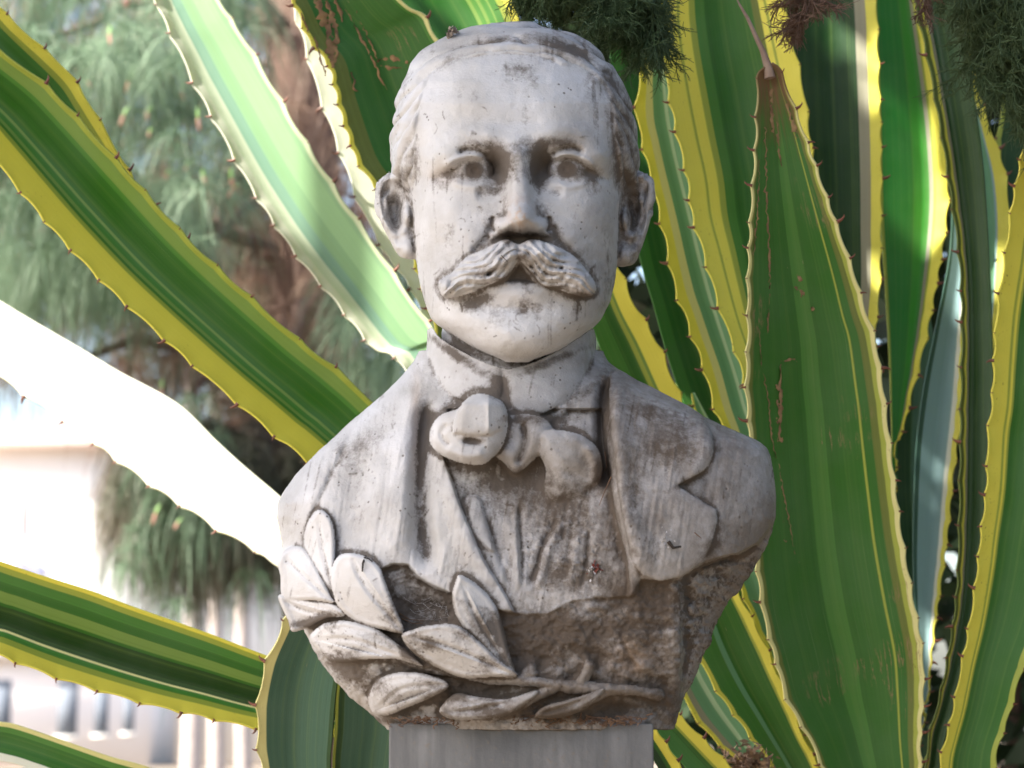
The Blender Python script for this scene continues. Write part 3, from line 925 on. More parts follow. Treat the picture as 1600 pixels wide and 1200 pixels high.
    RR = [(1206, 100), (1221, 115), (1243, 170), (1267, 236), (1300, 328), (1333, 420), (1353, 486), (1368, 530), (1382, 616), (1391, 690), (1401, 770), (1411, 844), (1427, 932), (1442, 1016), (1444, 1080), (1440, 1147), (1440, 1200), (1440, 1300)]
    f = agave_leaf(b, LL, RR, 0.20, 0.42, [(0, YP), (0.028, OL), (0.055, G), (0.42, GM), (0.55, G), (0.80, YG), (0.815, G), (0.88, OL), (0.93, YG), (0.965, YP)],
                   fold=0.5, cup=0.20, teeth=(52, 50), amp=4.0, spine=11, stripe=0.12, scars=0.55, speck=0.7, scar_tip=0.95, rough=0.42, transl=0.12, label='broad front leaf ending in a long dry spine, right of the bust')
    tipm = simple_mat('dry_terminal_spine', (0.20, 0.13, 0.10), (0.30, 0.22, 0.17), 40, 0.7)
    pts = [(1203, 122), (1200, 104), (1192, 80), (1180, 55), (1168, 28), (1156, 8), (1150, -4)]
    v, ff = tubes([PA([p_[0] for p_ in pts], [p_[1] for p_ in pts], [0.203] * 7)], [np.array([9, 7, 4.6, 3.6, 2.8, 1.8, 0.6]) * 0.00055], 8)
    sm = simple_mat('dry_scar_tissue', (0.30, 0.20, 0.10), (0.17, 0.10, 0.055), 90, 0.85)
    pale = [((1246, 428), (1250, 440)), ((1244, 448), (1254, 458)), ((1250, 462), (1258, 456)), ((1266, 482), (1272, 483)), ((1213, 600), (1218, 612)), ((1214, 626), (1219, 640)), ((1212, 650), (1215, 662)), ((1216, 680), (1222, 690)), ((1224, 845), (1228, 846))]
    scars(b, f, [([(1186, 512), (1190, 560), (1199, 620), (1206, 680), (1217, 730), (1228, 790), (1240, 850), (1248, 882)], 2.0),
                 ([(1222, 565), (1219, 600), (1220, 640), (1216, 690)], 5.0), ([(1219, 565), (1236, 560), (1246, 566)], 4.0),
                 ([(1196, 200), (1198, 300), (1201, 380), (1202, 450), (1200, 520)], 3.0), ([(1207, 140), (1206, 175), (1210, 210)], 5), ([(1228, 160), (1238, 190), (1246, 216)], 5),
                 ([(1215, 190), (1216, 230), (1222, 262)], 3), ([(1186, 250), (1184, 320), (1178, 400)], 2)] + [(list(q), 6.0) for q in pale], sm, 5)
    f['_o'] = tuple(b['_o'])
    mesh_obj('terminal_spine', v, ff, tipm, f)
    del f['_o']
    # yellow edged leaf, its left margin full of teeth
    agave_leaf(b, [(1031, -10), (1031, 48), (1042, 133), (1057, 210), (1073, 278), (1081, 337), (1097, 390), (1112, 442), (1129, 497), (1152, 559), (1163, 604), (1172, 670), (1185, 760), (1210, 900)],
               [(1222, -10), (1241, 74), (1257, 144), (1268, 227), (1276, 300), (1282, 400), (1290, 500), (1300, 600), (1310, 700), (1320, 800), (1330, 900), (1340, 1000), (1350, 1050), (1360, 1100)],
               0.40, 0.52, [(0, Yw_), (0.14, YG), (0.16, Yw_), (0.24, YG), (0.285, GM), (0.36, G), (0.74, OL), (0.80, Yw_), (0.84, YG), (0.86, Yw_)], cup=0.24, tip=350, heart=HB, teeth=(58, 62), amp=5, speck=0.8,
               label='leaf with a wide yellow left margin behind the spined leaf')
    agave_leaf(b, [(1006, 60), (998, 120), (994, 181), (1003, 221), (1014, 271), (1027, 324), (1036, 363), (1053, 446), (1067, 486), (1081, 526), (1099, 576), (1114, 632), (1129, 672), (1160, 760)],
               [(1060, 40), (1070, 120), (1085, 181), (1095, 240), (1110, 300), (1122, 350), (1135, 400), (1150, 446), (1165, 500), (1180, 550), (1195, 600), (1210, 650), (1225, 700), (1250, 800)],
               0.47, 0.55, [(0, Yw_), (0.17, YP), (0.30, TE), (0.50, MI), (0.56, TE), (0.80, GB)], cup=0.25, tip=160, heart=HB, teeth=(52, 0), amp=6, speck=0.1, label='yellow and teal leaf with hooked teeth just right of the head')
    agave_leaf(b, [(955, 100), (975, 260), (1000, 400), (1020, 470), (1045, 560), (1080, 660), (1120, 760)], [(1040, 100), (1060, 260), (1085, 400), (1110, 480), (1140, 570), (1165, 650), (1200, 760)],
               0.62, 0.62, [(0, GM), (0.2, G), (0.8, GM)], cup=0.2, tip=300, heart=HB, teeth=(0, 0), transl=0.35, label='plain dark green leaf seen between the ear and the toothed leaf')
    agave_leaf(b, [(880, 330), (900, 420), (930, 520), (965, 600), (1010, 680), (1060, 760)], [(950, 380), (966, 415), (994, 478), (1026, 531), (1054, 595), (1080, 660), (1120, 760)],
               0.34, 0.75, [(0, GM), (0.30, G), (0.52, YG), (0.60, PG), (0.66, Yw_)], cup=0.2, tip=200, heart=(1330, 1330), teeth=(0, 62), amp=6, speck=0.7, label='yellow edged leaf rising from the coat shoulder to the ear')
    agave_leaf(b, [(1225, -10), (1232, 200), (1245, 400), (1260, 600), (1290, 800), (1330, 1000)], [(1368, -10), (1373, 83), (1376, 162), (1378, 269), (1377, 359), (1376, 444), (1369, 525), (1372, 640), (1385, 800), (1400, 1000)],
               0.54, 0.60, [(0, YG), (0.04, GD), (0.72, GD), (0.76, GY), (0.88, Yw_)], cup=0.18, tip=350, heart=HB, teeth=(0, 50), amp=4, speck=0.4, label='very dark leaf with a straight yellow right margin')
    agave_leaf(b, [(1366, -10), (1372, 160), (1376, 330), (1384, 450), (1390, 560), (1393, 650), (1394, 760)], [(1440, -10), (1463, 120), (1478, 230), (1481, 330), (1462, 455), (1440, 560), (1417, 650), (1399, 760)],
               0.66, 0.64, [(0, YG), (0.05, (0.03, 0.26, 0.03)), (0.50, (0.05, 0.34, 0.03)), (0.66, (0.05, 0.28, 0.03)), (0.72, GY), (0.78, YG), (0.82, Yw_)], cup=0.3, fold=0.7, tip=350, heart=(1400, 1250), hw=8, teeth=(0, 46), amp=5, transl=0.28, label='bright green dappled leaf narrowing downwards')
    agave_leaf(b, [(1490, 300), (1484, 400), (1465, 500), (1445, 600), (1433, 690), (1428, 800), (1428, 900), (1434, 1000), (1440, 1100)], [(1520, 300), (1515, 430), (1508, 530), (1503, 640), (1490, 750), (1480, 850), (1466, 950), (1455, 1040), (1447, 1110)],
               0.72, 0.66, [(0, GB), (0.12, BT), (0.62, BT), (0.74, WH), (0.86, Yw_)], cup=0.2, tip=200, heart=HB, hw=8, teeth=(0, 40), amp=4, speck=0.05, transl=0.3, rough=0.35, label='pale blue green leaf between two yellow margins')
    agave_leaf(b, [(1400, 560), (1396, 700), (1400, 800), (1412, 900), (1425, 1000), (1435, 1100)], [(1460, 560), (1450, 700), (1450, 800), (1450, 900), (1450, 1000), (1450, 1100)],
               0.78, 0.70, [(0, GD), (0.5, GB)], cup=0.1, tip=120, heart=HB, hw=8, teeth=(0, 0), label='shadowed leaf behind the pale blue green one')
    agave_leaf(b, [(1427, -10), (1447, 79), (1469, 197), (1486, 306), (1500, 416), (1503, 525), (1501, 662), (1500, 750), (1498, 850), (1494, 937), (1482, 1020), (1469, 1087), (1452, 1150), (1440, 1220)],
               [(1500, -10), (1521, 153), (1532, 230), (1539, 306), (1545, 416), (1549, 525), (1551, 640), (1550, 740), (1545, 850), (1532, 950), (1512, 1030), (1492, 1095), (1474, 1160), (1462, 1220)],
               0.44, 0.50, [(0, OL), (0.10, Yw_), (0.17, GY), (0.24, GD), (0.9, GD)], cup=0.5, fold=0.3, tip=300, heart=HB, hw=14, teeth=(56, 0), amp=3, speck=0.8, transl=0.05, label='narrow almost black leaf with a grey yellow edge')
    agave_leaf(b, [(1480, -20), (1500, 80), (1512, 200), (1525, 320), (1532, 430), (1538, 530), (1540, 640)], [(1508, 0), (1517, 66), (1526, 131), (1552, 210), (1572, 271), (1578, 350), (1570, 430), (1555, 530), (1548, 640)],
               0.68, 0.66, [(0, GB), (0.2, TE), (0.55, BT), (0.62, Yw_)], cup=0.2, tip=200, heart=(1480, 1300), hw=14, teeth=(0, 56), amp=5, speck=0.2, label='teal leaf with a yellow right margin near the right edge')
    agave_leaf(b, [(1606, 200), (1596, 245), (1580, 328), (1569, 411), (1558, 486), (1553, 563), (1550, 631), (1544, 677), (1541, 764), (1532, 839), (1527, 889), (1515, 975), (1501, 1046), (1488, 1114), (1471, 1181), (1455, 1260)],
               [(1760, 200), (1750, 300), (1735, 400), (1720, 500), (1705, 600), (1690, 700), (1670, 800), (1650, 900), (1625, 980), (1600, 1040), (1580, 1110), (1560, 1170), (1540, 1260)],
               0.26, 0.42, [(0, Yw_), (0.16, YG), (0.185, Yw_), (0.21, YG), (0.23, G), (0.9, YG)], cup=0.24, fold=0.3, tip=420, heart=HB, teeth=(52, 60), amp=4, speck=1.0, label='rightmost leaf with a speckled yellow left margin')
    agave_leaf(b, [(1040, 880), (1070, 960), (1092, 1028), (1120, 1080), (1150, 1121), (1180, 1162), (1205, 1200), (1250, 1280)], [(1130, 850), (1150, 915), (1172, 960), (1197, 1010), (1214, 1050), (1232, 1092), (1256, 1150), (1280, 1200), (1320, 1280)],
               0.44, 0.54, [(0, Yw_), (0.07, GM), (0.34, TE), (0.42, G), (0.84, YG), (0.88, Yw_)], cup=0.22, tip=160, heart=(1390, 1400), teeth=(58, 54), amp=4, speck=0.8, label='leaf leaning out from under the coat shoulder, yellow on both edges')
    agave_leaf(b, [(1120, 820), (1140, 880), (1165, 940), (1190, 1000), (1215, 1060), (1250, 1120)], [(1165, 790), (1185, 860), (1200, 920), (1225, 980), (1250, 1040), (1290, 1120)],
               0.55, 0.58, [(0, Yw_), (0.18, TE), (0.8, MI)], cup=0.2, tip=200, heart=HB, teeth=(50, 0), amp=4, label='teal leaf glimpsed through the gap under the coat shoulder')
    agave_leaf(b, [(1040, 1000), (1060, 1070), (1085, 1120), (1120, 1160), (1165, 1200), (1240, 1260)], [(1090, 960), (1110, 1030), (1140, 1080), (1170, 1130), (1200, 1180), (1260, 1240)],
               0.50, 0.58, [(0, Yw_), (0.10, GY), (0.25, TE), (0.5, MI), (0.62, TE)], cup=0.2, tip=120, heart=(1390, 1420), teeth=(60, 0), amp=3, speck=0.7, label='greyish teal leaf low beside the pedestal')
    agave_leaf(b, [(1005, 1120), (1030, 1150), (1060, 1185), (1100, 1230), (1160, 1290)], [(1040, 1095), (1075, 1130), (1110, 1165), (1145, 1200), (1200, 1260)],
               0.34, 0.44, [(0, GM), (0.45, G), (0.6, YG), (0.68, Yw_)], cup=0.2, tip=160, heart=(1380, 1450), teeth=(0, 46), amp=4, speck=0.6, label='short yellow edged leaf at the foot of the bust')
    agave_leaf(b, [(980, 1120), (1005, 1160), (1030, 1200), (1060, 1260)], [(1010, 1120), (1040, 1160), (1065, 1200), (1100, 1260)],
               0.26, 0.36, [(0, GD), (0.35, G), (0.55, Yw_)], cup=0.2, tip=120, heart=(1360, 1480), teeth=(0, 38), amp=4, speck=0.6, label='toothed leaf corner touching the pedestal')
    # big dark leaves that close the heart of the plant
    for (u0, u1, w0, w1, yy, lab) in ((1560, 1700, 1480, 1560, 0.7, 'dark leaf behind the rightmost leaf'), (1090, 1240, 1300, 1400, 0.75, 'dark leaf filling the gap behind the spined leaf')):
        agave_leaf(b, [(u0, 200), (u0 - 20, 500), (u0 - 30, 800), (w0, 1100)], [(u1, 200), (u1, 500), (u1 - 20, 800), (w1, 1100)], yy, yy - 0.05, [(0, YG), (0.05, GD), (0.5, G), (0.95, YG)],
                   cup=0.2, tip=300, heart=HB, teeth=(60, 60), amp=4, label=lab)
    v, f = tubes([[(q.x, 0.62, 0.5), (q.x, 0.62, 0.85), (q.x, 0.6, q.z), (q.x, 0.6, q.z + 0.06)]], [[0.13, 0.11, 0.08, 0.02]], 14)
    mesh_obj('stem', v, f, simple_mat('agave_stem', (0.16, 0.15, 0.08), (0.10, 0.09, 0.05), 20, 0.8), b)
    del b['_o']
# ------------------------------------------------------------------ the marble bust
# Sculpted as a volume: u, v are frame pixels at the bust, w is depth behind its middle (2000 units = 1 m).
STEP = 1.5


class Volume:
    def __init__(self, u0, u1, v0, v1, w0, w1, step):
        self.s = step
        self.uu = np.arange(u0, u1, step, dtype=np.float32)
        self.vv = np.arange(v0, v1, step, dtype=np.float32)
        self.ww = np.arange(w0, w1, step, dtype=np.float32)
        self.U = self.uu[:, None]
        self.V = self.vv[None, :]
        self.f = np.full((len(self.uu), len(self.vv), len(self.ww)), 50.0, np.float32)
        self.lab = np.zeros(self.f.shape, np.int8)

    def canvas(self, val=0.0):
        return np.full((len(self.uu), len(self.vv)), val, np.float32)

    def box(self, u0, u1, v0, v1):
        a = max(0, int((u0 - self.uu[0]) / self.s)); b = min(len(self.uu), int((u1 - self.uu[0]) / self.s) + 2)
        c = max(0, int((v0 - self.vv[0]) / self.s)); d = min(len(self.vv), int((v1 - self.vv[0]) / self.s) + 2)
        return slice(a, b), slice(c, d)

    def union(self, su, sv, g, k, lab):
        f = self.f[su, sv]
        hh = np.clip(0.5 + 0.5 * (f - g) / k, 0, 1)
        L = self.lab[su, sv]
        L[g < f] = lab
        self.f[su, sv] = f * (1 - hh) + g * hh - k * hh * (1 - hh)

    # painting on a canvas
    def gauss(self, cu, cv, ru, rv, ang=0.0, p=1.0):
        a = math.radians(ang)
        x = (self.U - cu) * math.cos(a) + (self.V - cv) * math.sin(a)
        y = -(self.U - cu) * math.sin(a) + (self.V - cv) * math.cos(a)
        return np.exp(-((x / ru) ** 2 + (y / rv) ** 2) ** p)

    def dline(self, pts, n=40, tap=None):
        """distance to a smooth line, and the position along it (0..1)"""
        c = catmull(pts, n) if len(pts) > 2 else np.asarray(pts, float)
        best = self.canvas(1e9)
        along = self.canvas(0)
        m = len(c) - 1
        for i in range(m):
            a, b = c[i], c[i + 1]
            d = b - a
            l2 = d @ d + 1e-9
            t = np.clip(((self.U - a[0]) * d[0] + (self.V - a[1]) * d[1]) / l2, 0, 1)
            q = (self.U - a[0] - t * d[0]) ** 2 + (self.V - a[1] - t * d[1]) ** 2
            k = q < best
            along = np.where(k, (i + t) / m, along)
            best = np.where(k, q, best)
        return np.sqrt(best), along

    def stroke(self, pts, width, n=24, fade=True, p=1.0):
        d, t = self.dline(pts, n)
        g = np.exp(-((d / width) ** 2) ** p)
        if fade:
            g = g * sstep(0, 0.18, t) * sstep(1, 0.82, t) if fade is True else g
        return g.astype(np.float32)

    def poly(self, pts, smooth=True, n=70):
        """signed distance to a closed outline (negative inside)"""
        c = catmull(pts, n, True) if smooth else np.asarray(pts, float)
        best = self.canvas(1e9)
        ins = np.zeros(best.shape, bool)
        m = len(c)
        for i in range(m):
            a, b = c[i], c[(i + 1) % m]
            d = b - a
            l2 = d @ d + 1e-9
            t = np.clip(((self.U - a[0]) * d[0] + (self.V - a[1]) * d[1]) / l2, 0, 1)
            q = (self.U - a[0] - t * d[0]) ** 2 + (self.V - a[1] - t * d[1]) ** 2
            best = np.minimum(best, q)
            if a[1] != b[1]:
                cond = (a[1] > self.V) != (b[1] > self.V)
                xs = a[0] + (self.V - a[1]) / (b[1] - a[1]) * (b[0] - a[0])
                ins ^= cond & (self.U < xs)
        return (np.sqrt(best) * np.where(ins, -1, 1)).astype(np.float32)

    def prof(self, table, k):
        t = np.asarray(table, float)
        r = np.interp(self.vv, t[:, 0], t[:, k])
        ker = np.array([1, 2, 3, 4, 3, 2, 1.0]); ker /= ker.sum()
        rp = np.pad(r, 3, mode='edge')
        return np.convolve(rp, ker, 'valid').astype(np.float32)

    def loft_ref(self, table, n):
        """front depth (towards the lens) of a loft; table rows v, left, right, front, back, centre"""
        l, r, F, B, c = [self.prof(table, k) for k in range(1, 6)]
        a = np.maximum((r - l) / 2, 1.0)[None]
        t = np.abs((self.U - ((l + r) / 2)[None]) / a)
        return (-c[None] + (F + c)[None] * np.clip(1 - t ** n, 0, 1) ** (1 / n)).astype(np.float32)

    def loft(self, table, n, h, k, lab):
        """adds a closed body lofted from horizontal sections, its front pushed out by canvas h"""
        l, r, F, B, c = [self.prof(table, k_) for k_ in range(1, 6)]
        v_lo, v_hi = table[0][0], table[-1][0]
        sv = slice(max(0, int((v_lo - self.vv[0]) / self.s) - 6), min(len(self.vv), int((v_hi - self.vv[0]) / self.s) + 6))
        l, r, F, B, c = [q[sv] for q in (l, r, F, B, c)]
        a = np.maximum((r - l) / 2, 1.0)[None]
        vv = self.vv[sv]
        over = np.maximum(np.maximum(v_lo - vv, vv - v_hi), 0)[None, :, None]
        t = (np.abs((self.U - ((l + r) / 2)[None]) / a) ** n)[:, :, None].astype(np.float32)
        w = self.ww[None, None, :]
        cc = c[None, :, None]
        hh = h[:, sv, None]
        g = np.clip((cc + 10 - w) / 60, 0, 1)
        wp = w + hh * g
        d = wp - cc
        s = np.where(d < 0, -d / np.maximum(F + c, 2)[None, :, None], d / np.maximum(B - c, 2)[None, :, None])
        R = np.minimum(a, (F + c)[None])[:, :, None]
        q = ((t + s ** n) ** (1.0 / n) - 1) * R
        q = np.where(over > 0, np.maximum(q, over), q)
        self.union(slice(None), sv, q.astype(np.float32), k, lab)

    def plate(self, d, H, thick, bevel, bw, k, lab, back=None):
        """a raised piece: outline distance d, front depth canvas H, rounded rim"""
        ii = np.where(d.min(1) < 3 * self.s + k)[0] if False else np.where((d < 3 * self.s + k).any(1))[0]
        jj = np.where((d < 3 * self.s + k).any(0))[0]
        su, sv = slice(ii[0], ii[-1] + 1), slice(jj[0], jj[-1] + 1)
        dd = d[su, sv]
        Hs = H[su, sv] - bevel * np.exp(np.minimum(dd, 0) / bw)
        w = self.ww[None, None, :]
        zb = (-Hs + thick)[:, :, None] if back is None else back
        g = np.maximum(np.maximum(dd[:, :, None], -(w + Hs[:, :, None])), w - zb)
        self.union(su, sv, g.astype(np.float32), k, lab)

    def depth(self):
        """front depth map of the whole volume"""
        ins = self.f < 0
        i = ins.argmax(2)
        anyi = ins.any(2)
        return np.where(anyi, -self.ww[i], -self.ww[-1]).astype(np.float32)

    def surface(self):
        f = self.f
        nx, ny, nz = f.shape
        pos = f >= 0
        c = pos[:-1, :-1, :-1]
        mx = c.copy(); mn = c.copy()
        for i in (0, 1):
            for j in (0, 1):
                for k in (0, 1):
                    q = pos[i:nx - 1 + i, j:ny - 1 + j, k:nz - 1 + k]
                    mx |= q
                    mn &= q
        act = np.argwhere(mx & ~mn)
        idx = np.full((nx - 1, ny - 1, nz - 1), -1, np.int32)
        idx[act[:, 0], act[:, 1], act[:, 2]] = np.arange(len(act))
        cv = {}
        for i in (0, 1):
            for j in (0, 1):
                for k in (0, 1):
                    cv[i, j, k] = f[act[:, 0] + i, act[:, 1] + j, act[:, 2] + k]
        acc = np.zeros((len(act), 3), np.float64)
        cnt = np.zeros(len(act))
        corners = list(cv)
        for a in corners:
            for ax in range(3):
                if a[ax] == 1:
                    continue
                b = list(a); b[ax] = 1; b = tuple(b)
                fa, fb = cv[a], cv[b]
                cr = (fa >= 0) != (fb >= 0)
                t = np.where(cr, fa / np.where(cr, fa - fb, 1), 0)
                p = np.array(a, float)[None].repeat(len(act), 0)
                p[:, ax] = t
                acc += p * cr[:, None]
                cnt += cr
        loc = act + acc / cnt[:, None]
        quads = []
        for ax in range(3):
            o1, o2 = (ax + 1) % 3, (ax + 2) % 3
            sl0 = [slice(None)] * 3; sl1 = [slice(None)] * 3
            sl0[ax] = slice(0, -1); sl1[ax] = slice(1, None)
            for o in (o1, o2):
                sl0[o] = slice(1, -1); sl1[o] = slice(1, -1)
            p0 = pos[tuple(sl0)]; p1 = pos[tuple(sl1)]
            e = np.argwhere(p0 != p1)
            fl = p0[e[:, 0], e[:, 1], e[:, 2]]
            e = e.copy()
            e[:, o1] += 1; e[:, o2] += 1
            def cell(d1, d2):
                q = e.copy(); q[:, o1] += d1; q[:, o2] += d2
                return idx[q[:, 0], q[:, 1], q[:, 2]]
            q = np.stack([cell(-1, -1), cell(0, -1), cell(0, 0), cell(-1, 0)], -1)
            q[fl] = q[fl][:, ::-1]
            quads.append(q)
        quads = np.vstack(quads)
        quads = quads[(quads >= 0).all(1)]
        lab = self.lab[act[:, 0], act[:, 1], act[:, 2]]
        uvw = np.stack([self.uu[0] + loc[:, 0] * self.s, self.vv[0] + loc[:, 1] * self.s, self.ww[0] + loc[:, 2] * self.s], -1)
        return uvw, quads, lab


def blur2(a, r):
    """box blur twice, radius r cells"""
    for _ in range(2):
        for ax in (0, 1):
            p = np.pad(a, [(r + 1, r) if i == ax else (0, 0) for i in (0, 1)], mode='edge')
            c = np.cumsum(p, ax)
            n = a.shape[ax]
            hi = np.take(c, np.arange(2 * r + 1, 2 * r + 1 + n), ax)
            lo = np.take(c, np.arange(0, n), ax)
            a = (hi - lo) / (2 * r + 1)
    return a


def smax(a, b, k):
    h = np.clip(0.5 + 0.5 * (a - b) / k, 0, 1)
    return a * h + b * (1 - h) + k * h * (1 - h)


def sample(vol, can, uvw):
    x = np.clip((uvw[:, 0] - vol.uu[0]) / vol.s, 0, can.shape[0] - 1.001)
    y = np.clip((uvw[:, 1] - vol.vv[0]) / vol.s, 0, can.shape[1] - 1.001)
    i = x.astype(int); j = y.astype(int)
    fx = x - i; fy = y - j
    return (can[i, j] * (1 - fx) * (1 - fy) + can[i + 1, j] * fx * (1 - fy)
            + can[i, j + 1] * (1 - fx) * fy + can[i + 1, j + 1] * fx * fy)


# ---------------------------------------------------------------- head
def sculpt_head():
    v = Volume(572, 1040, 22, 660, -278, 250, STEP)
    U, V = v.U, v.V
    #        v   left right front back centre
    face = [(110, 700, 900, 90, 60, 0), (135, 655, 955, 128, 80, 0), (160, 643, 970, 150, 90, 0),
            (200, 640, 972, 168, 90, 0), (240, 640, 972, 176, 90, 0), (265, 641, 971, 168, 90, 0), (300, 643, 969, 168, 90, 0),
            (350, 646, 967, 172, 90, 0), (400, 650, 965, 177, 90, 0), (440, 655, 961, 180, 80, -6), (470, 663, 954, 181, 60, -14),
            (490, 670, 944, 182, 45, -22), (500, 675, 939, 182, 35, -28), (510, 686, 930, 182, 20, -36), (519, 702, 917, 182, 5, -45), (531, 720, 899, 180, -10, -58),
            (541, 736, 884, 177, -30, -72), (549, 752, 871, 172, -50, -86), (556, 770, 850, 165, -70, -100), (561, 782, 836, 156, -90, -112), (565, 790, 826, 146, -104, -122)]
    cran = [(35, 772, 832, 5, 50, 24), (38, 755, 850, 20, 64, 26), (44, 732, 874, 40, 88, 30), (52, 708, 899, 60, 110, 32), (62, 686, 917, 80, 135, 34),
            (80, 660, 940, 104, 165, 35), (100, 643, 957, 124, 190, 35), (130, 627, 974, 146, 212, 35), (160, 618, 986, 158, 225, 35),
            (200, 611, 996, 160, 233, 35), (240, 608, 1000, 155, 235, 35), (262, 609, 1000, 140, 235, 35), (280, 618, 992, 120, 232, 35),
            (300, 632, 978, 100, 226, 35), (340, 644, 968, 90, 210, 35), (400, 655, 955, 80, 180, 35), (450, 680, 925, 60, 150, 35), (490, 700, 900, 30, 120, 30)]
    h = v.canvas()
    # brow ridges and the puffy fold over each outer corner
    h += 7 * v.stroke([(668, 285), (678, 250), (697, 222), (728, 208), (760, 207), (785, 222)], 15)
    h += 7 * v.stroke([(828, 224), (855, 207), (895, 205), (928, 220), (950, 250), (960, 285)], 15)
    h += 11 * v.gauss(697, 248, 22, 20, -30)
    h += 11 * v.gauss(930, 246, 20, 20, 30)
    h += 4 * v.gauss(806, 218, 30, 22)
    h += -4 * v.gauss(806, 194, 60, 12)
    h += 5 * v.gauss(745, 160, 45, 32) + 5 * v.gauss(870, 160, 45, 32)
    # sockets, deepest beside the nose
    h += -25 * v.gauss(746, 262, 34, 21, p=1.3)
    h += -25 * v.gauss(880, 262, 34, 21, p=1.3)
    h += -27 * v.gauss(772, 261, 17, 27, -12, p=1.3)
    h += -27 * v.gauss(848, 260, 17, 28, 12, p=1.3)
    h += -9 * v.stroke([(786, 262), (781, 288), (766, 299), (740, 303)], 11)
    h += -8 * v.stroke([(836, 262), (845, 290), (860, 298), (884, 302)], 11)
    h += -10 * v.gauss(652, 262, 12, 40) - 10 * v.gauss(963, 262, 12, 40)
    # eyeballs, irises, lids
    F0 = v.loft_ref(face, 2.5)
    for cu, sgn in ((739, 1), (886, -1)):
        r2 = (U - cu) ** 2 + ((V - 267) * 1.15) ** 2
        ball = np.sqrt(np.clip(36.0 ** 2 - r2, 0, None)) - 36
        h = np.where(r2 < 32 ** 2, smax(F0 + h, 151 + ball, 6) - F0, h)
        h += -3.5 * v.gauss(cu + 1 * sgn, 266, 14, 12, p=3) - 3 * v.gauss(cu + 2 * sgn, 266, 5, 5, p=2)
    h += 7 * v.stroke([(693, 266), (703, 254), (718, 247), (736, 244), (754, 248), (770, 259)], 5.4)
    h += 7 * v.stroke([(931, 268), (921, 254), (906, 246), (888, 242), (870, 245), (856, 256)], 5.4)
    h += -9 * v.stroke([(712, 240), (728, 234), (748, 236), (768, 246)], 5)
    h += -9 * v.stroke([(915, 240), (898, 232), (878, 234), (858, 244)], 5)
    h += -6 * v.stroke([(668, 281), (682, 277), (698, 271), (712, 262)], 7.0)
    h += -6 * v.stroke([(958, 283), (944, 279), (928, 273), (914, 262)], 7.0)
    h += 4 * v.stroke([(706, 284), (722, 289), (742, 291), (760, 286)], 6)
    h += 4 * v.stroke([(921, 284), (903, 289), (884, 291), (866, 286)], 6)
    # nose
    nd, nt = v.dline([(806, 226), (808, 250), (812, 290), (816, 338)])
    wn_ = 15 + 8 * nt
    nh = 13 + 36 * nt ** 1.15
    nose = nh * np.exp(-(nd / wn_) ** 3) * sstep(0, 0.2, nt + 0.06)
    below = sstep(377, 361, V + 0.004 * (U - 815) ** 2)
    h += nose * below
    h += 21 * v.gauss(814, 338, 22, 20, p=1.6) * below
    h += 26 * v.gauss(787, 352, 13, 12, p=1.6) * below
    h += 26 * v.gauss(842, 352, 13, 12, p=1.6) * below
    h += -8 * v.stroke([(771, 336), (769, 352), (774, 364)], 4) - 8 * v.stroke([(857, 336), (859, 352), (855, 364)], 4)
    h += -12 * v.gauss(798, 369, 9, 5) - 12 * v.gauss(832, 369, 9, 5)
    # cheeks, folds beside the nose, mouth, chin
    h += 9 * v.gauss(696, 330, 38, 34) + 9 * v.gauss(928, 330, 34, 34)
    h += -7 * v.gauss(674, 415, 26, 46) - 7 * v.gauss(943, 415, 22, 46)
    h += 8 * v.gauss(733, 372, 30, 26) + 8 * v.gauss(893, 372, 28, 26)
    h += -9 * v.stroke([(767, 348), (758, 374), (735, 396)], 6) - 9 * v.stroke([(863, 348), (874, 374), (895, 396)], 6)
    h += -20 * v.gauss(815, 375, 44, 9, p=1.5)
    h += 12 * v.gauss(812, 425, 78, 52)
    mouth = v.poly([(812, 408), (825, 426), (838, 443), (826, 444), (812, 442), (800, 443), (788, 441), (800, 426)], smooth=False)
    h += -12 * sstep(1, -7, mouth)
    h += 5 * v.gauss(812, 458, 40, 11, p=1.3)
    h += -7 * v.gauss(808, 484, 40, 9)
    h += 12 * v.gauss(804, 522, 52, 27, p=1.2)
    h += 5 * v.gauss(728, 495, 36, 26) + 5 * v.gauss(882, 495, 36, 26)
    h += -5 * v.gauss(752, 476, 18, 16) - 5 * v.gauss(868, 474, 18, 16)
    # slight hollows of wear
    h += 5 * (fbm(U / 45, V / 45, 3, 5) - 0.5) + 1.5 * (fbm(U / 12, V / 12, 3, 6) - 0.5)
    # hair: raised cap with combed strands
    hair_poly = [(560, 330), (596, 10), (1040, 0), (1040, 330), (985, 300), (968, 262), (962, 215), (957, 170), (948, 138), (930, 118), (903, 101), (880, 103), (860, 92),
                 (815, 84), (770, 83), (725, 90), (694, 99), (672, 118), (659, 150), (652, 190), (648, 235), (640, 300)]
    hd = v.poly(hair_poly, n=120)
    mask = sstep(2, -5, hd)
    dx, dy = U - 790, V - 300
    ang = np.arctan2(dx, -dy)
    rad = np.sqrt(dx ** 2 + (dy * 0.93) ** 2)
    warp = 9 * (fbm(ang * 3, rad / 60, 3, 2) - 0.5)
    st = 1 - np.abs(np.sin((rad + warp * 2.2 + 26 * fbm(ang * 2.2, rad / 30, 3, 12)) / 5.2)) ** 0.7 - 0.3 + 1.2 * (fbm(rad / 9, ang * 4, 2, 11) - 0.5)
    lock = fbm((rad + warp) / 26, ang * 3.0, 2, 15) - 0.5
    hair = mask * (6 + 5 * lock)
    fine = 1.0 * (fbm(U / 10, V / 10, 3, 96) - 0.5) + mask * (-7.5 * st * (0.25 + 1.0 * fbm(U / 45, V / 45, 2, 14)) + 1.2 * lock)
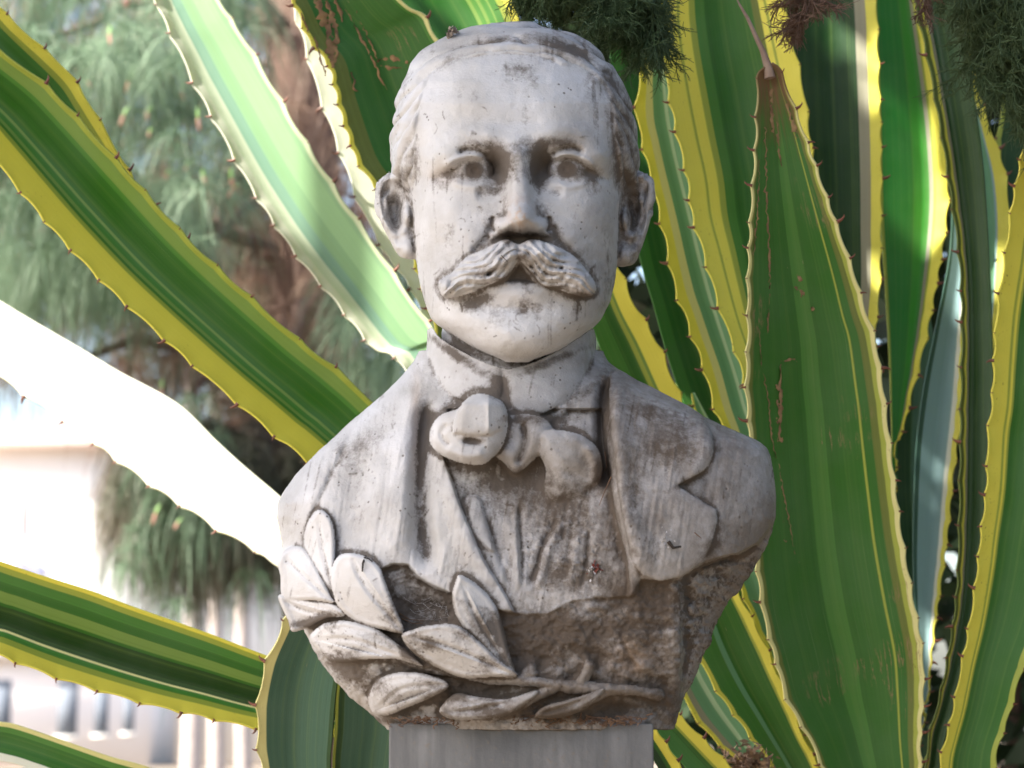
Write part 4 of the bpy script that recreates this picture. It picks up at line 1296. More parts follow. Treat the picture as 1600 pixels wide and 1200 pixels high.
    global HAIR_GROOVE
    HAIR_GROOVE = mask * np.clip(st, 0, 1)
    h += hair
    h += 5 * v.stroke([(700, 92), (745, 74), (800, 68), (860, 72), (905, 92), (930, 118)], 7)
    h += 13 * v.gauss(938, 120, 13, 20, 40) + 6 * v.stroke([(948, 135), (958, 170), (966, 215), (972, 260)], 7)
    h += -5 * v.stroke([(860, 60), (900, 74), (925, 98), (935, 112)], 4)
    H0 = np.maximum(v.loft_ref(face, 2.5), v.loft_ref(cran, 2.2))
    v.loft(face, 2.5, h, 1.0, 0)
    v.loft(cran, 2.2, h * 0.9, 14.0, 0)
    # neck, hidden inside the collar further down
    neck = [(430, 700, 905, 60, 140, 30), (520, 690, 912, 84, 140, 28), (660, 690, 912, 96, 140, 28)]
    v.loft(neck, 2.2, v.canvas(), 16.0, 0)
    # moustache
    mp = [(685, 442), (694, 434), (707, 425), (729, 402), (754, 391), (772, 381), (791, 374), (810, 381), (832, 374), (860, 381), (891, 396), (910, 415),
          (929, 441), (930, 457), (919, 463), (897, 460), (869, 451), (847, 444), (829, 424), (811, 409), (797, 426), (785, 436), (763, 446), (735, 458), (710, 464), (692, 463)]
    md = v.poly(mp, n=140)
    dl, tl = v.dline([(808, 392), (775, 405), (735, 430), (688, 452)])
    dr, tr = v.dline([(812, 392), (850, 405), (890, 430), (928, 452)])
    left = U < 810
    t = np.where(left, tl, tr)
    dd = np.where(left, dl, dr)
    sd = np.where(left, 1, -1)
    curl = 5 * np.sin(t * 9 + 1.0)
    sign = np.where(left, (V - (392 + (808 - U) * 0.48)), (V - (392 + (U - 812) * 0.48)))
    strands = np.abs(((sign + curl * 1.6 + 10 * (fbm(t * 5 + 0 * U, sign / 12, 2, 8) - 0.5)) / 6.5) % 2 - 1)
    Hm = 200 + 16 - 34 * t ** 1.6 + 14 * np.exp(-(dd / 17) ** 2) + 8.5 * (strands ** 0.8 - 0.5) * (0.3 + 1.3 * fbm(U / 20, V / 20, 2, 22)) \
        + 20 * (fbm(U / 24 + t * 3, V / 20, 2, 21) - 0.5) + 5 * (fbm(U / 7, V / 7, 2, 23) - 0.5)
    Hm += -8 * v.stroke([(810, 370), (810, 390), (810, 412)], 4, fade=False)
    for (a, b, r) in ((831, 416, 4.5), (877, 419, 3.5), (783, 404, 3), (879, 434, 4), (764, 428, 4)):
        Hm += -9 * v.gauss(a, b, r, r)
    Hm = np.minimum(Hm, H0 + 62)
    Hm = np.maximum(Hm, H0 + 12)
    v.plate(md, Hm, 60, 15, 6.0, 2.5, 1)
    # ears
    for side in (0, 1):
        if side == 0:
            X = lambda q: q
            out = [(652, 300), (640, 268), (613, 269), (596, 278), (587, 294), (587, 322), (595, 348), (604, 366), (613, 383), (620, 395), (629, 403), (648, 405), (656, 396), (656, 340)]
            hel = [(632, 282), (612, 277), (598, 285), (592, 302), (593, 324), (600, 348), (609, 367), (619, 386)]
            ant = [(604, 300), (600, 318), (602, 338), (610, 356), (620, 368), (630, 366)]
            con, tra, lob = (618, 330), (635, 336), (634, 388)
            sgn = 1; e0 = 587; lb = 3
        else:
            out = [(958, 300), (975, 268), (1000, 268), (1014, 276), (1022, 292), (1022, 312), (1017, 340), (1010, 366), (1001, 392), (992, 411), (980, 416), (966, 416), (956, 400), (956, 340)]
            hel = [(984, 280), (1003, 275), (1014, 287), (1016, 306), (1012, 338), (1005, 366), (995, 392)]
            ant = [(1003, 300), (1004, 320), (1001, 342), (994, 362), (984, 376), (978, 374)]
            con, tra, lob = (991, 332), (979, 342), (979, 398)
            sgn = -1; e0 = 1022; lb = 4
        ed = v.poly(out, n=70)
        x = (U - e0) * sgn
        He = 5 - 26 * np.clip(1 - x / 55.0, 0, 1)
        He = He + 13 * v.stroke(hel, 6.5, fade=1) + 12 * v.stroke(ant, 5.5, fade=True)
        He = He - 30 * v.gauss(con[0], con[1], 11, 27, p=1.4) - 11 * v.stroke([(p[0] + sgn * 7, p[1] + 4) for p in hel[2:6]], 4)
        He = He + 30 * v.gauss(tra[0], tra[1], 9, 15, p=1.4) + 20 * v.gauss(lob[0], lob[1], 14, 17, p=1.3)
        He = He + 14 * v.gauss(tra[0] - sgn * 6, tra[1] + 25, 9, 8)
        v.plate(ed, He.astype(np.float32), 34, 9, 5.0, 5.0, lb)
        # fill behind the ear so that it grows out of the skull
    # labels
    L = v.lab
    L[(L == 0) & (mask > 0.5)[:, :, None] & (v.ww[None, None, :] < 400)] = 2
    back = (v.ww[None, None, :] > 60) & (v.vv[None, :, None] < 430)
    L[(L == 0) & np.broadcast_to(back, L.shape)] = 2
    return v, fine, mask


# ---------------------------------------------------------------- body
HEM = [(597, 889), (612, 882), (638, 883), (652, 902), (672, 914), (700, 926), (740, 942), (785, 955), (816, 957), (855, 957), (890, 938), (932, 932), (975, 932), (990, 930), (1002, 905), (1030, 908), (1062, 905),
      (1100, 880), (1122, 873), (1155, 866), (1185, 850), (1214, 812), (1260, 800), (1260, 1200), (400, 1200), (400, 960), (520, 960), (590, 940)]


LEAFCLEAN = [None]


def sculpt_body():
    v = Volume(418, 1228, 484, 1156, -268, 176, STEP)
    U, V = v.U, v.V
    body = [(548, 655, 942, 30, 70, 20), (565, 646, 950, 62, 84, 18), (590, 625, 985, 86, 96, 16), (615, 600, 1022, 104, 105, 14), (640, 570, 1078, 118, 112, 12),
            (665, 540, 1130, 130, 118, 10), (688, 517, 1184, 144, 122, 8), (700, 502, 1199, 148, 124, 7), (712, 490, 1204, 151, 126, 6), (740, 463, 1209, 157, 128, 4),
            (765, 445, 1212, 164, 130, 2), (785, 434, 1213, 170, 130, 0), (810, 433, 1212, 175, 130, 0), (850, 441, 1198, 181, 126, 0), (880, 438, 1184, 184, 122, 0),
            (930, 440, 1146, 186, 116, 0), (970, 468, 1122, 182, 110, 0), (1000, 482, 1110, 176, 104, 0), (1030, 497, 1097, 170, 98, 0), (1060, 520, 1083, 164, 92, 0),
            (1090, 548, 1070, 158, 88, 0), (1115, 578, 1060, 152, 84, 0), (1140, 606, 1054, 146, 80, 0)]
    n = 2.7
    F0 = v.loft_ref(body, n)
    F0 = np.maximum(F0, 20)
    h = v.canvas()
    big = lambda *a, **k: v.gauss(*a, **k)
    # left coat front: smooth ridge, valley, armhole seam
    h += 13 * v.stroke([(668, 585), (640, 650), (628, 730), (624, 800), (618, 850), (590, 888)], 24)
    h += -30 * v.stroke([(668, 612), (662, 680), (656, 760), (660, 830), (672, 900)], 15)
    h += 12 * v.stroke([(700, 730), (716, 800), (745, 870), (785, 930)], 16)
    h += -5 * v.stroke([(560, 655), (524, 729), (494, 792), (471, 850)], 5)
    h += 5 * v.stroke([(540, 665), (510, 720), (478, 790)], 14)
    h += -8 * v.gauss(560, 760, 24, 80, 12)
    h += 6 * v.gauss(590, 780, 18, 70)
    # the V of the waistcoat and shirt
    vd = v.poly([(694, 715), (719, 789), (756, 875), (790, 930), (806, 962), (812, 1010), (985, 1010), (984, 922), (982, 880), (962, 800), (950, 720), (940, 640), (700, 640)], smooth=False)
    h += -15 * sstep(3, -3, vd) * (V < 1000) * np.where(True, 1 - sstep(3, -3, v.poly(HEM, smooth=False)), 0)
    h += -10 * v.gauss(830, 790, 110, 60)
    h += 7 * v.stroke([(735, 770), (760, 840), (800, 925)], 12)
    h += 7 * v.stroke([(790, 800), (806, 860), (815, 930)], 10)
    h += -4 * v.stroke([(811, 781), (815, 860), (817, 930)], 3.5) + 4 * v.stroke([(804, 781), (807, 860), (810, 930)], 5)
    h += -5 * v.stroke([(760, 800), (778, 860), (800, 920)], 5)
    h += 6 * v.stroke([(884, 807), (862, 850), (838, 925)], 6) - 6 * v.stroke([(872, 807), (850, 850), (828, 920)], 5)
    h += 4 * v.stroke([(905, 820), (900, 870), (890, 920)], 7) - 4 * v.stroke([(920, 820), (918, 870), (910, 920)], 5)
    h += 8 * sstep(4, -4, v.poly([(728, 782), (738, 774), (750, 780), (756, 800), (772, 860), (745, 840), (734, 810)]))
    # recess under the right lapel roll and the roll itself
    h += -34 * v.stroke([(950, 585), (941, 650), (945, 720), (952, 770)], 10)
    h += 14 * v.stroke([(962, 590), (966, 680), (970, 760), (984, 830), (1000, 880)], 20)
    h += -9 * v.stroke([(950, 760), (962, 830), (975, 890)], 10)
    h += 8 * v.gauss(1004, 868, 15, 28, 10)
    # front cut: below the coat hem the stone drops back
    hemd = v.poly(HEM, smooth=False)
    cut = sstep(3, -4, hemd)
    side = sstep(1058, 1072, U - 0.02 * (V - 900))
    h += -15 * cut * (1 - 0.7 * sstep(640, 480, U)) * (1 - side)
    # rough side of the cut: planes falling back to the right
    h += -cut * side * (26 + 0.55 * np.clip(U - 1062, 0, 200) + 0.10 * np.clip(V - 900, 0, 300))
    h += cut * 12 * sstep(1034, 1056, U) * sstep(1075, 1062, U)
    rough = fbm(U / 34, V / 26, 4, 31) - 0.5
    h += cut * (20 + 16 * side) * rough
    h += cut * 9 * (fbm(U / 11, V / 8, 3, 32) - 0.5) * (0.6 + side)
    # hollow between the big leaf and the leaf to its right
    h += -22 * v.gauss(650, 940, 34, 30, 25, p=1.4)
    h += -14 * v.gauss(690, 955, 26, 20, p=1.3)
    # two berry stubs with rings above the stem
    for cu, cv in ((833, 1040), (922, 1034)):
        h += -10 * v.gauss(cu + 7, cv - 4, 20, 14, p=1.5) + 16 * v.gauss(cu - 2, cv + 6, 11, 15, p=1.4)
    # smoother patch of the old hem low on the right
    h += 9 * sstep(3, -6, v.poly([(975, 992), (1025, 985), (1064, 984), (1068, 1040), (1040, 1058), (1000, 1048)]))
    h += -14 * v.gauss(960, 1108, 40, 16)
    # tooling marks on cloth
    soft = 1 - cut
    h += soft * 3.0 * (fbm((U + 0.15 * V) / 6, V / 80, 3, 41) - 0.5) + soft * 8 * (fbm(U / 50, V / 60, 3, 42) - 0.5) \
        + soft * 3.2 * (fbm(U / 12, V / 16, 4, 43) - 0.5)
    # plaster crumbs and scabs in the waistcoat
    scab = sstep(0.60, 0.66, fbm(U / 9, V / 9, 4, 44)) * v.gauss(890, 860, 90, 75, p=1.5)
    h += 2.5 * scab
    v.loft(body, n, h, 1.0, 0)
    L = v.lab
    L[(L == 0) & (cut > 0.5)[:, :, None] & (v.ww < 90)[None, None, :]] = 9
    L[(L == 0) & (vd < 0)[:, :, None] & (v.ww < 0)[None, None, :]] = 3
    H0 = F0 + h
    # stand-up collar (closed cylinder with a slit) and neckcloth band
    cyl = [(486, 669, 929, 100, 140, 20), (540, 668, 929, 112, 140, 20), (600, 662, 938, 126, 130, 15), (650, 652, 948, 132, 120, 10), (700, 652, 950, 120, 100, 5)]
    ch = v.canvas()
    ch += 10 * v.stroke([(930, 590), (905, 620), (870, 650)], 9) - 8 * v.stroke([(940, 600), (915, 632), (885, 660)], 6) \
        + 8 * v.stroke([(948, 615), (922, 645), (895, 668)], 7) - 8 * v.stroke([(905, 600), (880, 630), (840, 650)], 5)
    ch += 8 * v.stroke([(655, 590), (680, 625), (725, 655)], 14)
    cd = v.poly([(652, 560), (667, 486), (935, 486), (948, 560), (950, 640), (935, 700), (860, 705), (760, 705), (690, 700), (655, 660)], smooth=False)
    g0 = v.loft_ref(cyl, 2.2)
    # plate pieces on the cylinder
    topline = 576 - 62 * np.clip(np.abs(U - 795) / 128, 0, 1) ** 1.5
    sv = slice(0, int((705 - 484) / STEP))
    w = v.ww[None, None, :]
    t2 = (np.abs((U - 798.5) / 130.5) ** 2.2)[:, :, None]
    front = (np.interp(v.vv[sv], [486, 540, 600, 650, 705], [106, 114, 126, 132, 126]).astype(np.float32))[None, :, None]
    dz = w - 18 + ch[:, sv, None] * (w < 0)
    q = ((t2 + np.where(dz < 0, -dz / (front + 18), dz / 118) ** 2.2) ** (1 / 2.2) - 1) * 120
    tl = (topline - v.V[:, sv])[:, :, None] + np.clip((w + 40) * -0.12, -30, 6) * 0
    q = np.maximum(q, tl)
    v.union(slice(None), sv, q.astype(np.float32), 3.0, 2)
    Hc = g0 + ch
    for pts in ([(671, 512), (690, 532), (720, 556), (755, 571), (780, 577), (784, 600), (780, 620), (755, 626), (722, 625), (690, 606), (669, 575)],
                [(790, 582), (830, 574), (880, 553), (926, 520), (929, 560), (912, 598), (885, 626), (850, 645), (828, 650), (806, 640), (793, 615)]):
        pd = v.poly(pts, n=90)
        v.plate(pd, g0 + 7, 22, 5, 6, 4, 1)
    # cravat: left loop, knot block, middle lobe, right lobe
    mid = v.poly([(782, 655), (808, 648), (832, 648), (853, 655), (862, 668), (856, 694), (838, 715), (815, 736), (803, 740), (788, 724), (772, 704)])
    v.plate(mid, 172 + 10 * v.gauss(835, 685, 16, 32, 20) - 10 * v.stroke([(815, 655), (820, 690), (806, 730)], 6) + 8 * v.gauss(795, 710, 16, 16) + 0 * U, 70, 12, 9, 7, 2)
    rl = v.poly([(846, 676), (876, 672), (908, 680), (932, 698), (941, 724), (938, 748), (924, 770), (926, 782), (896, 790), (862, 784), (850, 762), (853, 735), (843, 706)])
    v.plate(rl, 176 + 9 * v.gauss(880, 725, 30, 34) - 4 * v.gauss(888, 738, 14, 9) + 6 * v.stroke([(915, 690), (932, 728), (924, 765)], 8) - 0.15 * (U - 890) - 0.30 * (V - 700) + 5 * (fbm(U / 22, V / 22, 2, 55) - 0.5), 70, 13, 9, 7, 2)
    loop = v.poly([(750, 622), (780, 624), (792, 642), (793, 668), (786, 694), (772, 713), (754, 726), (728, 725), (700, 716), (678, 702), (670, 682), (676, 662), (690, 648), (712, 640), (735, 634)], n=90)
    Hl = 212 - 0.42 * np.clip(722 - U, 0, 60) - 0.30 * np.clip(U - 762, 0, 60) + 5 * v.stroke([(690, 700), (730, 712), (762, 706)], 8) - 10 * v.gauss(737, 690, 15, 6, 6, p=1.6) \
        - 5 * v.stroke([(700, 660), (690, 680), (705, 700)], 5)
    v.plate(loop, Hl, 80, 14, 9, 5, 2)
    knot = v.poly([(708, 677), (709, 660), (715, 642), (724, 628), (737, 617), (752, 615), (768, 618), (788, 632), (792, 650), (786, 672), (768, 680), (735, 681)], smooth=False)
    Hk = 229 - 0.75 * np.clip(U - 763, 0, 60) - 0.30 * np.clip(722 - U, 0, 60) - 0.06 * (V - 650) - 10 * sstep(634, 616, V) + 1.5 * v.stroke([(763, 622), (764, 676)], 3)
    v.plate(knot, Hk - 6, 60, 7, 4, 3.5, 2)
    # right lapel: collar leaf and lower lapel
    lap1 = v.poly([(958, 580), (1000, 596), (1040, 616), (1085, 640), (1104, 660), (1114, 690), (1112, 716), (1100, 735), (1080, 747), (1056, 759), (1010, 772), (972, 765), (958, 700), (952, 640)], n=100)
    lap2 = v.poly([(962, 740), (1056, 757), (1082, 774), (1119, 796), (1121, 815), (1112, 850), (1098, 878), (1064, 901), (1032, 908), (1005, 900), (990, 880), (978, 830)], smooth=False)
    Fs = blur2(F0, 6)
    v.plate(lap2, np.maximum(H0, Fs) + 13 + 0.03 * (U - 1000), 40, 4, 4, 4, 4)
    v.plate(lap1, np.maximum(H0, Fs) + 15 + 4 * v.stroke([(1095, 660), (1105, 700), (1085, 738)], 10, fade=False) - 5 * v.gauss(1030, 700, 30, 40), 40, 5, 5, 4, 4)
    # turned edge of the left coat above the hollow
    # laurel: stem, leaves
    stem_pts = [(1028, 1086), (985, 1078), (940, 1078), (880, 1072), (815, 1062), (760, 1058), (705, 1050), (655, 1036), (600, 1004), (545, 960), (515, 925)]
    sd_, st_ = v.dline(stem_pts, 60)
    Fb = blur2(np.maximum(F0, 70), 8)
    Hst = Fb + 6 - 0.5 * 12 * (sd_ / 11) ** 2 + 3 * (fbm(U / 15, V / 10, 2, 51) - 0.5)
    v.plate(sd_ - 9.5 + 2 * np.sin(st_ * 25), Hst, 45, 5, 4, 4, 8)
    for a, pts, wdt in ((0, [(948, 1078), (925, 1094), (885, 1108)], 7), (0, [(870, 1072), (838, 1088), (800, 1108), (770, 1118)], 8), (0, [(905, 1072), (915, 1055), (920, 1040)], 8),
                        (0, [(815, 1062), (824, 1052), (830, 1044)], 8)):
        d2, t2_ = v.dline(pts, 20)
        v.plate(d2 - wdt, Fb + 4 - 0.04 * d2 ** 2, 45, 4, 3, 4, 8)
    leaves = [
        # outline, midrib, lift over the coat, tilt u, tilt v, lateral swell
        ([(497, 796), (514, 806), (522, 830), (523, 870), (521, 925), (500, 900), (478, 866), (474, 846), (480, 818)], [(498, 800), (502, 850), (519, 925)], 12, 0.05, 0.0),
        ([(447, 858), (469, 854), (485, 868), (500, 895), (516, 930), (522, 942), (490, 938), (444, 936), (438, 900), (434, 877)], [(440, 866), (475, 900), (520, 940)], 16, 0.0, 0.06),
        ([(434, 932), (452, 930), (480, 937), (519, 942), (540, 962), (510, 966), (478, 982), (456, 987), (450, 970)], [(436, 934), (480, 955), (540, 962)], 16, 0.0, 0.0),
        ([(520, 885), (530, 868), (547, 864), (572, 870), (594, 888), (606, 920), (618, 950), (631, 988), (600, 984), (562, 974), (530, 950), (519, 918)], [(547, 866), (570, 915), (628, 985)], 26, -0.05, 0.0),
        ([(483, 997), (500, 978), (520, 971), (547, 971), (590, 984), (632, 1014), (662, 1042), (620, 1030), (575, 1030), (528, 1034), (503, 1021)], [(486, 998), (560, 1002), (655, 1040)], 22, 0.0, -0.05),
        ([(706, 936), (712, 910), (720, 898), (753, 920), (775, 948), (787, 984), (797, 1024), (804, 1054), (776, 1036), (748, 1004), (718, 972)], [(720, 902), (745, 965), (800, 1050)], 24, -0.06, 0.0),
        ([(627, 992), (645, 984), (668, 977), (712, 976), (744, 998), (776, 1028), (810, 1056), (770, 1058), (728, 1060), (697, 1050), (659, 1030), (637, 1011)], [(630, 993), (700, 1010), (805, 1056)], 34, 0.0, -0.08),
        ([(579, 1108), (577, 1088), (585, 1068), (603, 1055), (634, 1050), (668, 1054), (702, 1070), (678, 1088), (640, 1104), (612, 1116), (590, 1118)], [(585, 1112), (630, 1076), (700, 1070)], 16, 0.05, -0.10),
        ([(686, 1112), (700, 1092), (716, 1083), (744, 1088), (790, 1092), (842, 1078), (822, 1100), (790, 1118), (745, 1124), (706, 1124)], [(690, 1112), (760, 1106), (840, 1080)], 18, 0.0, -0.06),
        ([(836, 1120), (850, 1104), (885, 1094), (920, 1084), (945, 1076), (930, 1096), (905, 1112), (870, 1122)], [(838, 1118), (890, 1102), (940, 1080)], 14, 0.0, -0.05),
    ]
    for i, (pts, rib, lift, tu, tv) in enumerate(leaves):
        ld = v.poly(pts, n=60)
        rd, rt = v.dline(rib, 20)
        cu = np.mean([p[0] for p in pts]); cv = np.mean([p[1] for p in pts])
        H = Fb + lift + tu * (U - cu) + tv * (V - cv) + 6 * (1 - np.exp(np.minimum(ld, 0) / 14)) - 5 * np.exp(-(rd / 4.0) ** 2) * sstep(0, 0.2, rt) + 5 * sstep(0.7, 0, rt) - 0.38 * np.minimum(rd, 40) * (((U - rib[0][0]) * (rib[-1][1] - rib[0][1]) - (V - rib[0][1]) * (rib[-1][0] - rib[0][0])) * (1 if i % 3 else -1) > 0) + 2.5 * np.exp(-((ld + 5) / 4.0) ** 2)
        H = H + 1.5 * (fbm(U / 20, V / 20, 2, 60 + i) - 0.5)
        v.plate(ld, H.astype(np.float32), 34, 2.5, 2.0, 1.5, 20 + i)
        LEAFCLEAN[0] = np.maximum(LEAFCLEAN[0], sstep(2, -6, ld)) if LEAFCLEAN[0] is not None else sstep(2, -6, ld)
    fine = cut * (7 * (fbm(U / 24 + 7, V / 20, 3, 93) - 0.5) * (0.4 + side) + 3 * (fbm(U / 7, V / 6, 3, 94) - 0.5)) + 1.0 * (fbm(U / 10, V / 10, 3, 95) - 0.5)
    return v, fine.astype(np.float32), cut


def bust_mat():
    m = NT('weathered_marble')
    tc = m.n('TexCoord').outputs['Object']
    dirt = m.n('Attribute', attribute_name='dirt').outputs['Fac']
    film = m.n('Attribute', attribute_name='film').outputs['Fac']
    rust = m.n('Attribute', attribute_name='rust').outputs['Fac']
    n1 = m.noise(tc, 22, 6, 0.6)
    n2 = m.noise(tc, 160, 5, 0.65)
    n3 = m.noise(tc, 600, 3, 0.6)
    base = m.mix(m.ramp(n1, [(0.35, 0.0), (0.7, 1.0)]), (0.53, 0.53, 0.545), (0.44, 0.43, 0.42))
    film_shade_n = m.math('MULTIPLY', film, m.math('ADD', m.math('MULTIPLY', n1, 1.2), m.math('MULTIPLY', n2, 0.7)), True)
    base = m.mix(film_shade_n, base, (0.150, 0.130, 0.114))  # grime tint that also carries the painted shade of the right side
    base = m.mix(rust, base, (0.36, 0.21, 0.10))
    # fine stain, broken up by grain
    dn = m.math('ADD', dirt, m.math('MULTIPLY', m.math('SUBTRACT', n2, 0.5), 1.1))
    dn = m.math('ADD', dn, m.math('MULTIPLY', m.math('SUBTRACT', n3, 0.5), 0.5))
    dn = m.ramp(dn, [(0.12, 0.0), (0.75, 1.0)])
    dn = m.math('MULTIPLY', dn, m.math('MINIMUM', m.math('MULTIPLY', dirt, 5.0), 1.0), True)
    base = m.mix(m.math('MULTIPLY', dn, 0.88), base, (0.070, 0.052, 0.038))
    # pin-prick specks of lichen
    vo = m.n('TexVoronoi', feature='F1')
    m.set(vo.inputs['Vector'], tc)
    vo.inputs['Scale'].default_value = 170
    sp = m.ramp(vo.outputs['Distance'], [(0.0, 1.0), (0.13, 1.0), (0.2, 0.0)])
    spm = m.ramp(m.noise(tc, 30, 4), [(0.50, 0.0), (0.62, 1.0)])
    sp = m.math('MULTIPLY', m.math('MULTIPLY', sp, spm), 0.75)
    base = m.mix(sp, base, (0.09, 0.07, 0.055))
    b = m.n('BsdfPrincipled')
    m.set(b.inputs['Base Color'], base)
    rg = m.math('ADD', 0.5, m.math('MULTIPLY', dn, 0.4))
    m.set(b.inputs['Roughness'], rg)
    b.inputs['Specular IOR Level'].default_value = 0.35
    bp = m.n('Bump')
    bp.inputs['Distance'].default_value = 0.0010
    bp.inputs['Strength'].default_value = 0.8
    hgt = m.math('ADD', m.math('MULTIPLY', n2, 0.8), m.math('MULTIPLY', n3, 0.5))
    hgt = m.math('SUBTRACT', hgt, m.math('MULTIPLY', sp, 0.8))
    m.set(bp.inputs['Height'], hgt)
    m.set(b.inputs['Normal'], bp.outputs[0])
    return m.finish(b.outputs[0])


def emit_volume(vol, fine, names, root, mat, dirt_fn):
    uvw, quads, lab = vol.surface()
    dep = vol.depth()
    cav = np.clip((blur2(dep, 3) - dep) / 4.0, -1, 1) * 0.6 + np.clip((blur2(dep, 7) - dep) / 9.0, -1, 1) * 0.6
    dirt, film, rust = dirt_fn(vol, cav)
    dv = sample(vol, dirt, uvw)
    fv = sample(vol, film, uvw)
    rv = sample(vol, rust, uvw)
    hidden = sstep(-20, 60, uvw[:, 2])
    dv = dv * (1 - hidden) + hidden * 0.35 * fbm(uvw[:, 0] / 40, uvw[:, 1] / 40, 3, 4)
    X = PA(uvw[:, 0], uvw[:, 1], uvw[:, 2] / 2000.0)
    # light smoothing of the surface (one Laplacian pass) and vertex normals
    e = np.concatenate([quads[:, [0, 1]], quads[:, [1, 2]], quads[:, [2, 3]], quads[:, [3, 0]]])
    for amt in (0.4, 0.15):
        acc = np.zeros_like(X); cnt = np.zeros(len(X))
        for c in range(3):
            acc[:, c] = np.bincount(e[:, 0], X[e[:, 1], c], len(X)) + np.bincount(e[:, 1], X[e[:, 0], c], len(X))
        cnt = np.bincount(e[:, 0], minlength=len(X)) + np.bincount(e[:, 1], minlength=len(X))
        X = X * (1 - amt) + amt * acc / np.maximum(cnt, 1)[:, None]
    nrm = np.cross(X[quads[:, 2]] - X[quads[:, 0]], X[quads[:, 3]] - X[quads[:, 1]])
    N = np.zeros_like(X)
    for c in range(3):
        for q in range(4):
            N[:, c] += np.bincount(quads[:, q], nrm[:, c], len(X))
    N /= np.linalg.norm(N, axis=1)[:, None] + 1e-12
    # outward check
    ctr = X.mean(0)
    if ((X - ctr) * N).sum(1).mean() < 0:
        N = -N
        quads = quads[:, ::-1]
    if fine is not None:
        fd = sample(vol, fine, uvw) * sstep(140, 60, uvw[:, 2]) * (D / FPX)
        fd *= np.where(lab < 20, 1, 0.3)
        X = X + N * fd[:, None]
        nrm = np.cross(X[quads[:, 2]] - X[quads[:, 0]], X[quads[:, 3]] - X[quads[:, 1]])
        N = np.zeros_like(X)
        for c in range(3):
            for q in range(4):
                N[:, c] += np.bincount(quads[:, q], nrm[:, c], len(X))
        N /= np.linalg.norm(N, axis=1)[:, None] + 1e-12
    fl = lab[quads[:, 0]]
    for lb, (nm, label) in names.items():
        sel = quads[fl == lb]
        if len(sel) == 0:
            continue
        used, inv = np.unique(sel, return_inverse=True)
        o = mesh_obj(nm, X[used], inv.reshape(-1, 4), mat, root,
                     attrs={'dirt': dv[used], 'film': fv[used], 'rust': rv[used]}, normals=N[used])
        if label:
            o['label'] = label
    rest = set(np.unique(fl)) - set(names)
    if rest:
        print('unnamed labels', rest)
    print('volume', vol.f.shape, len(quads), 'quads')
    return X, N


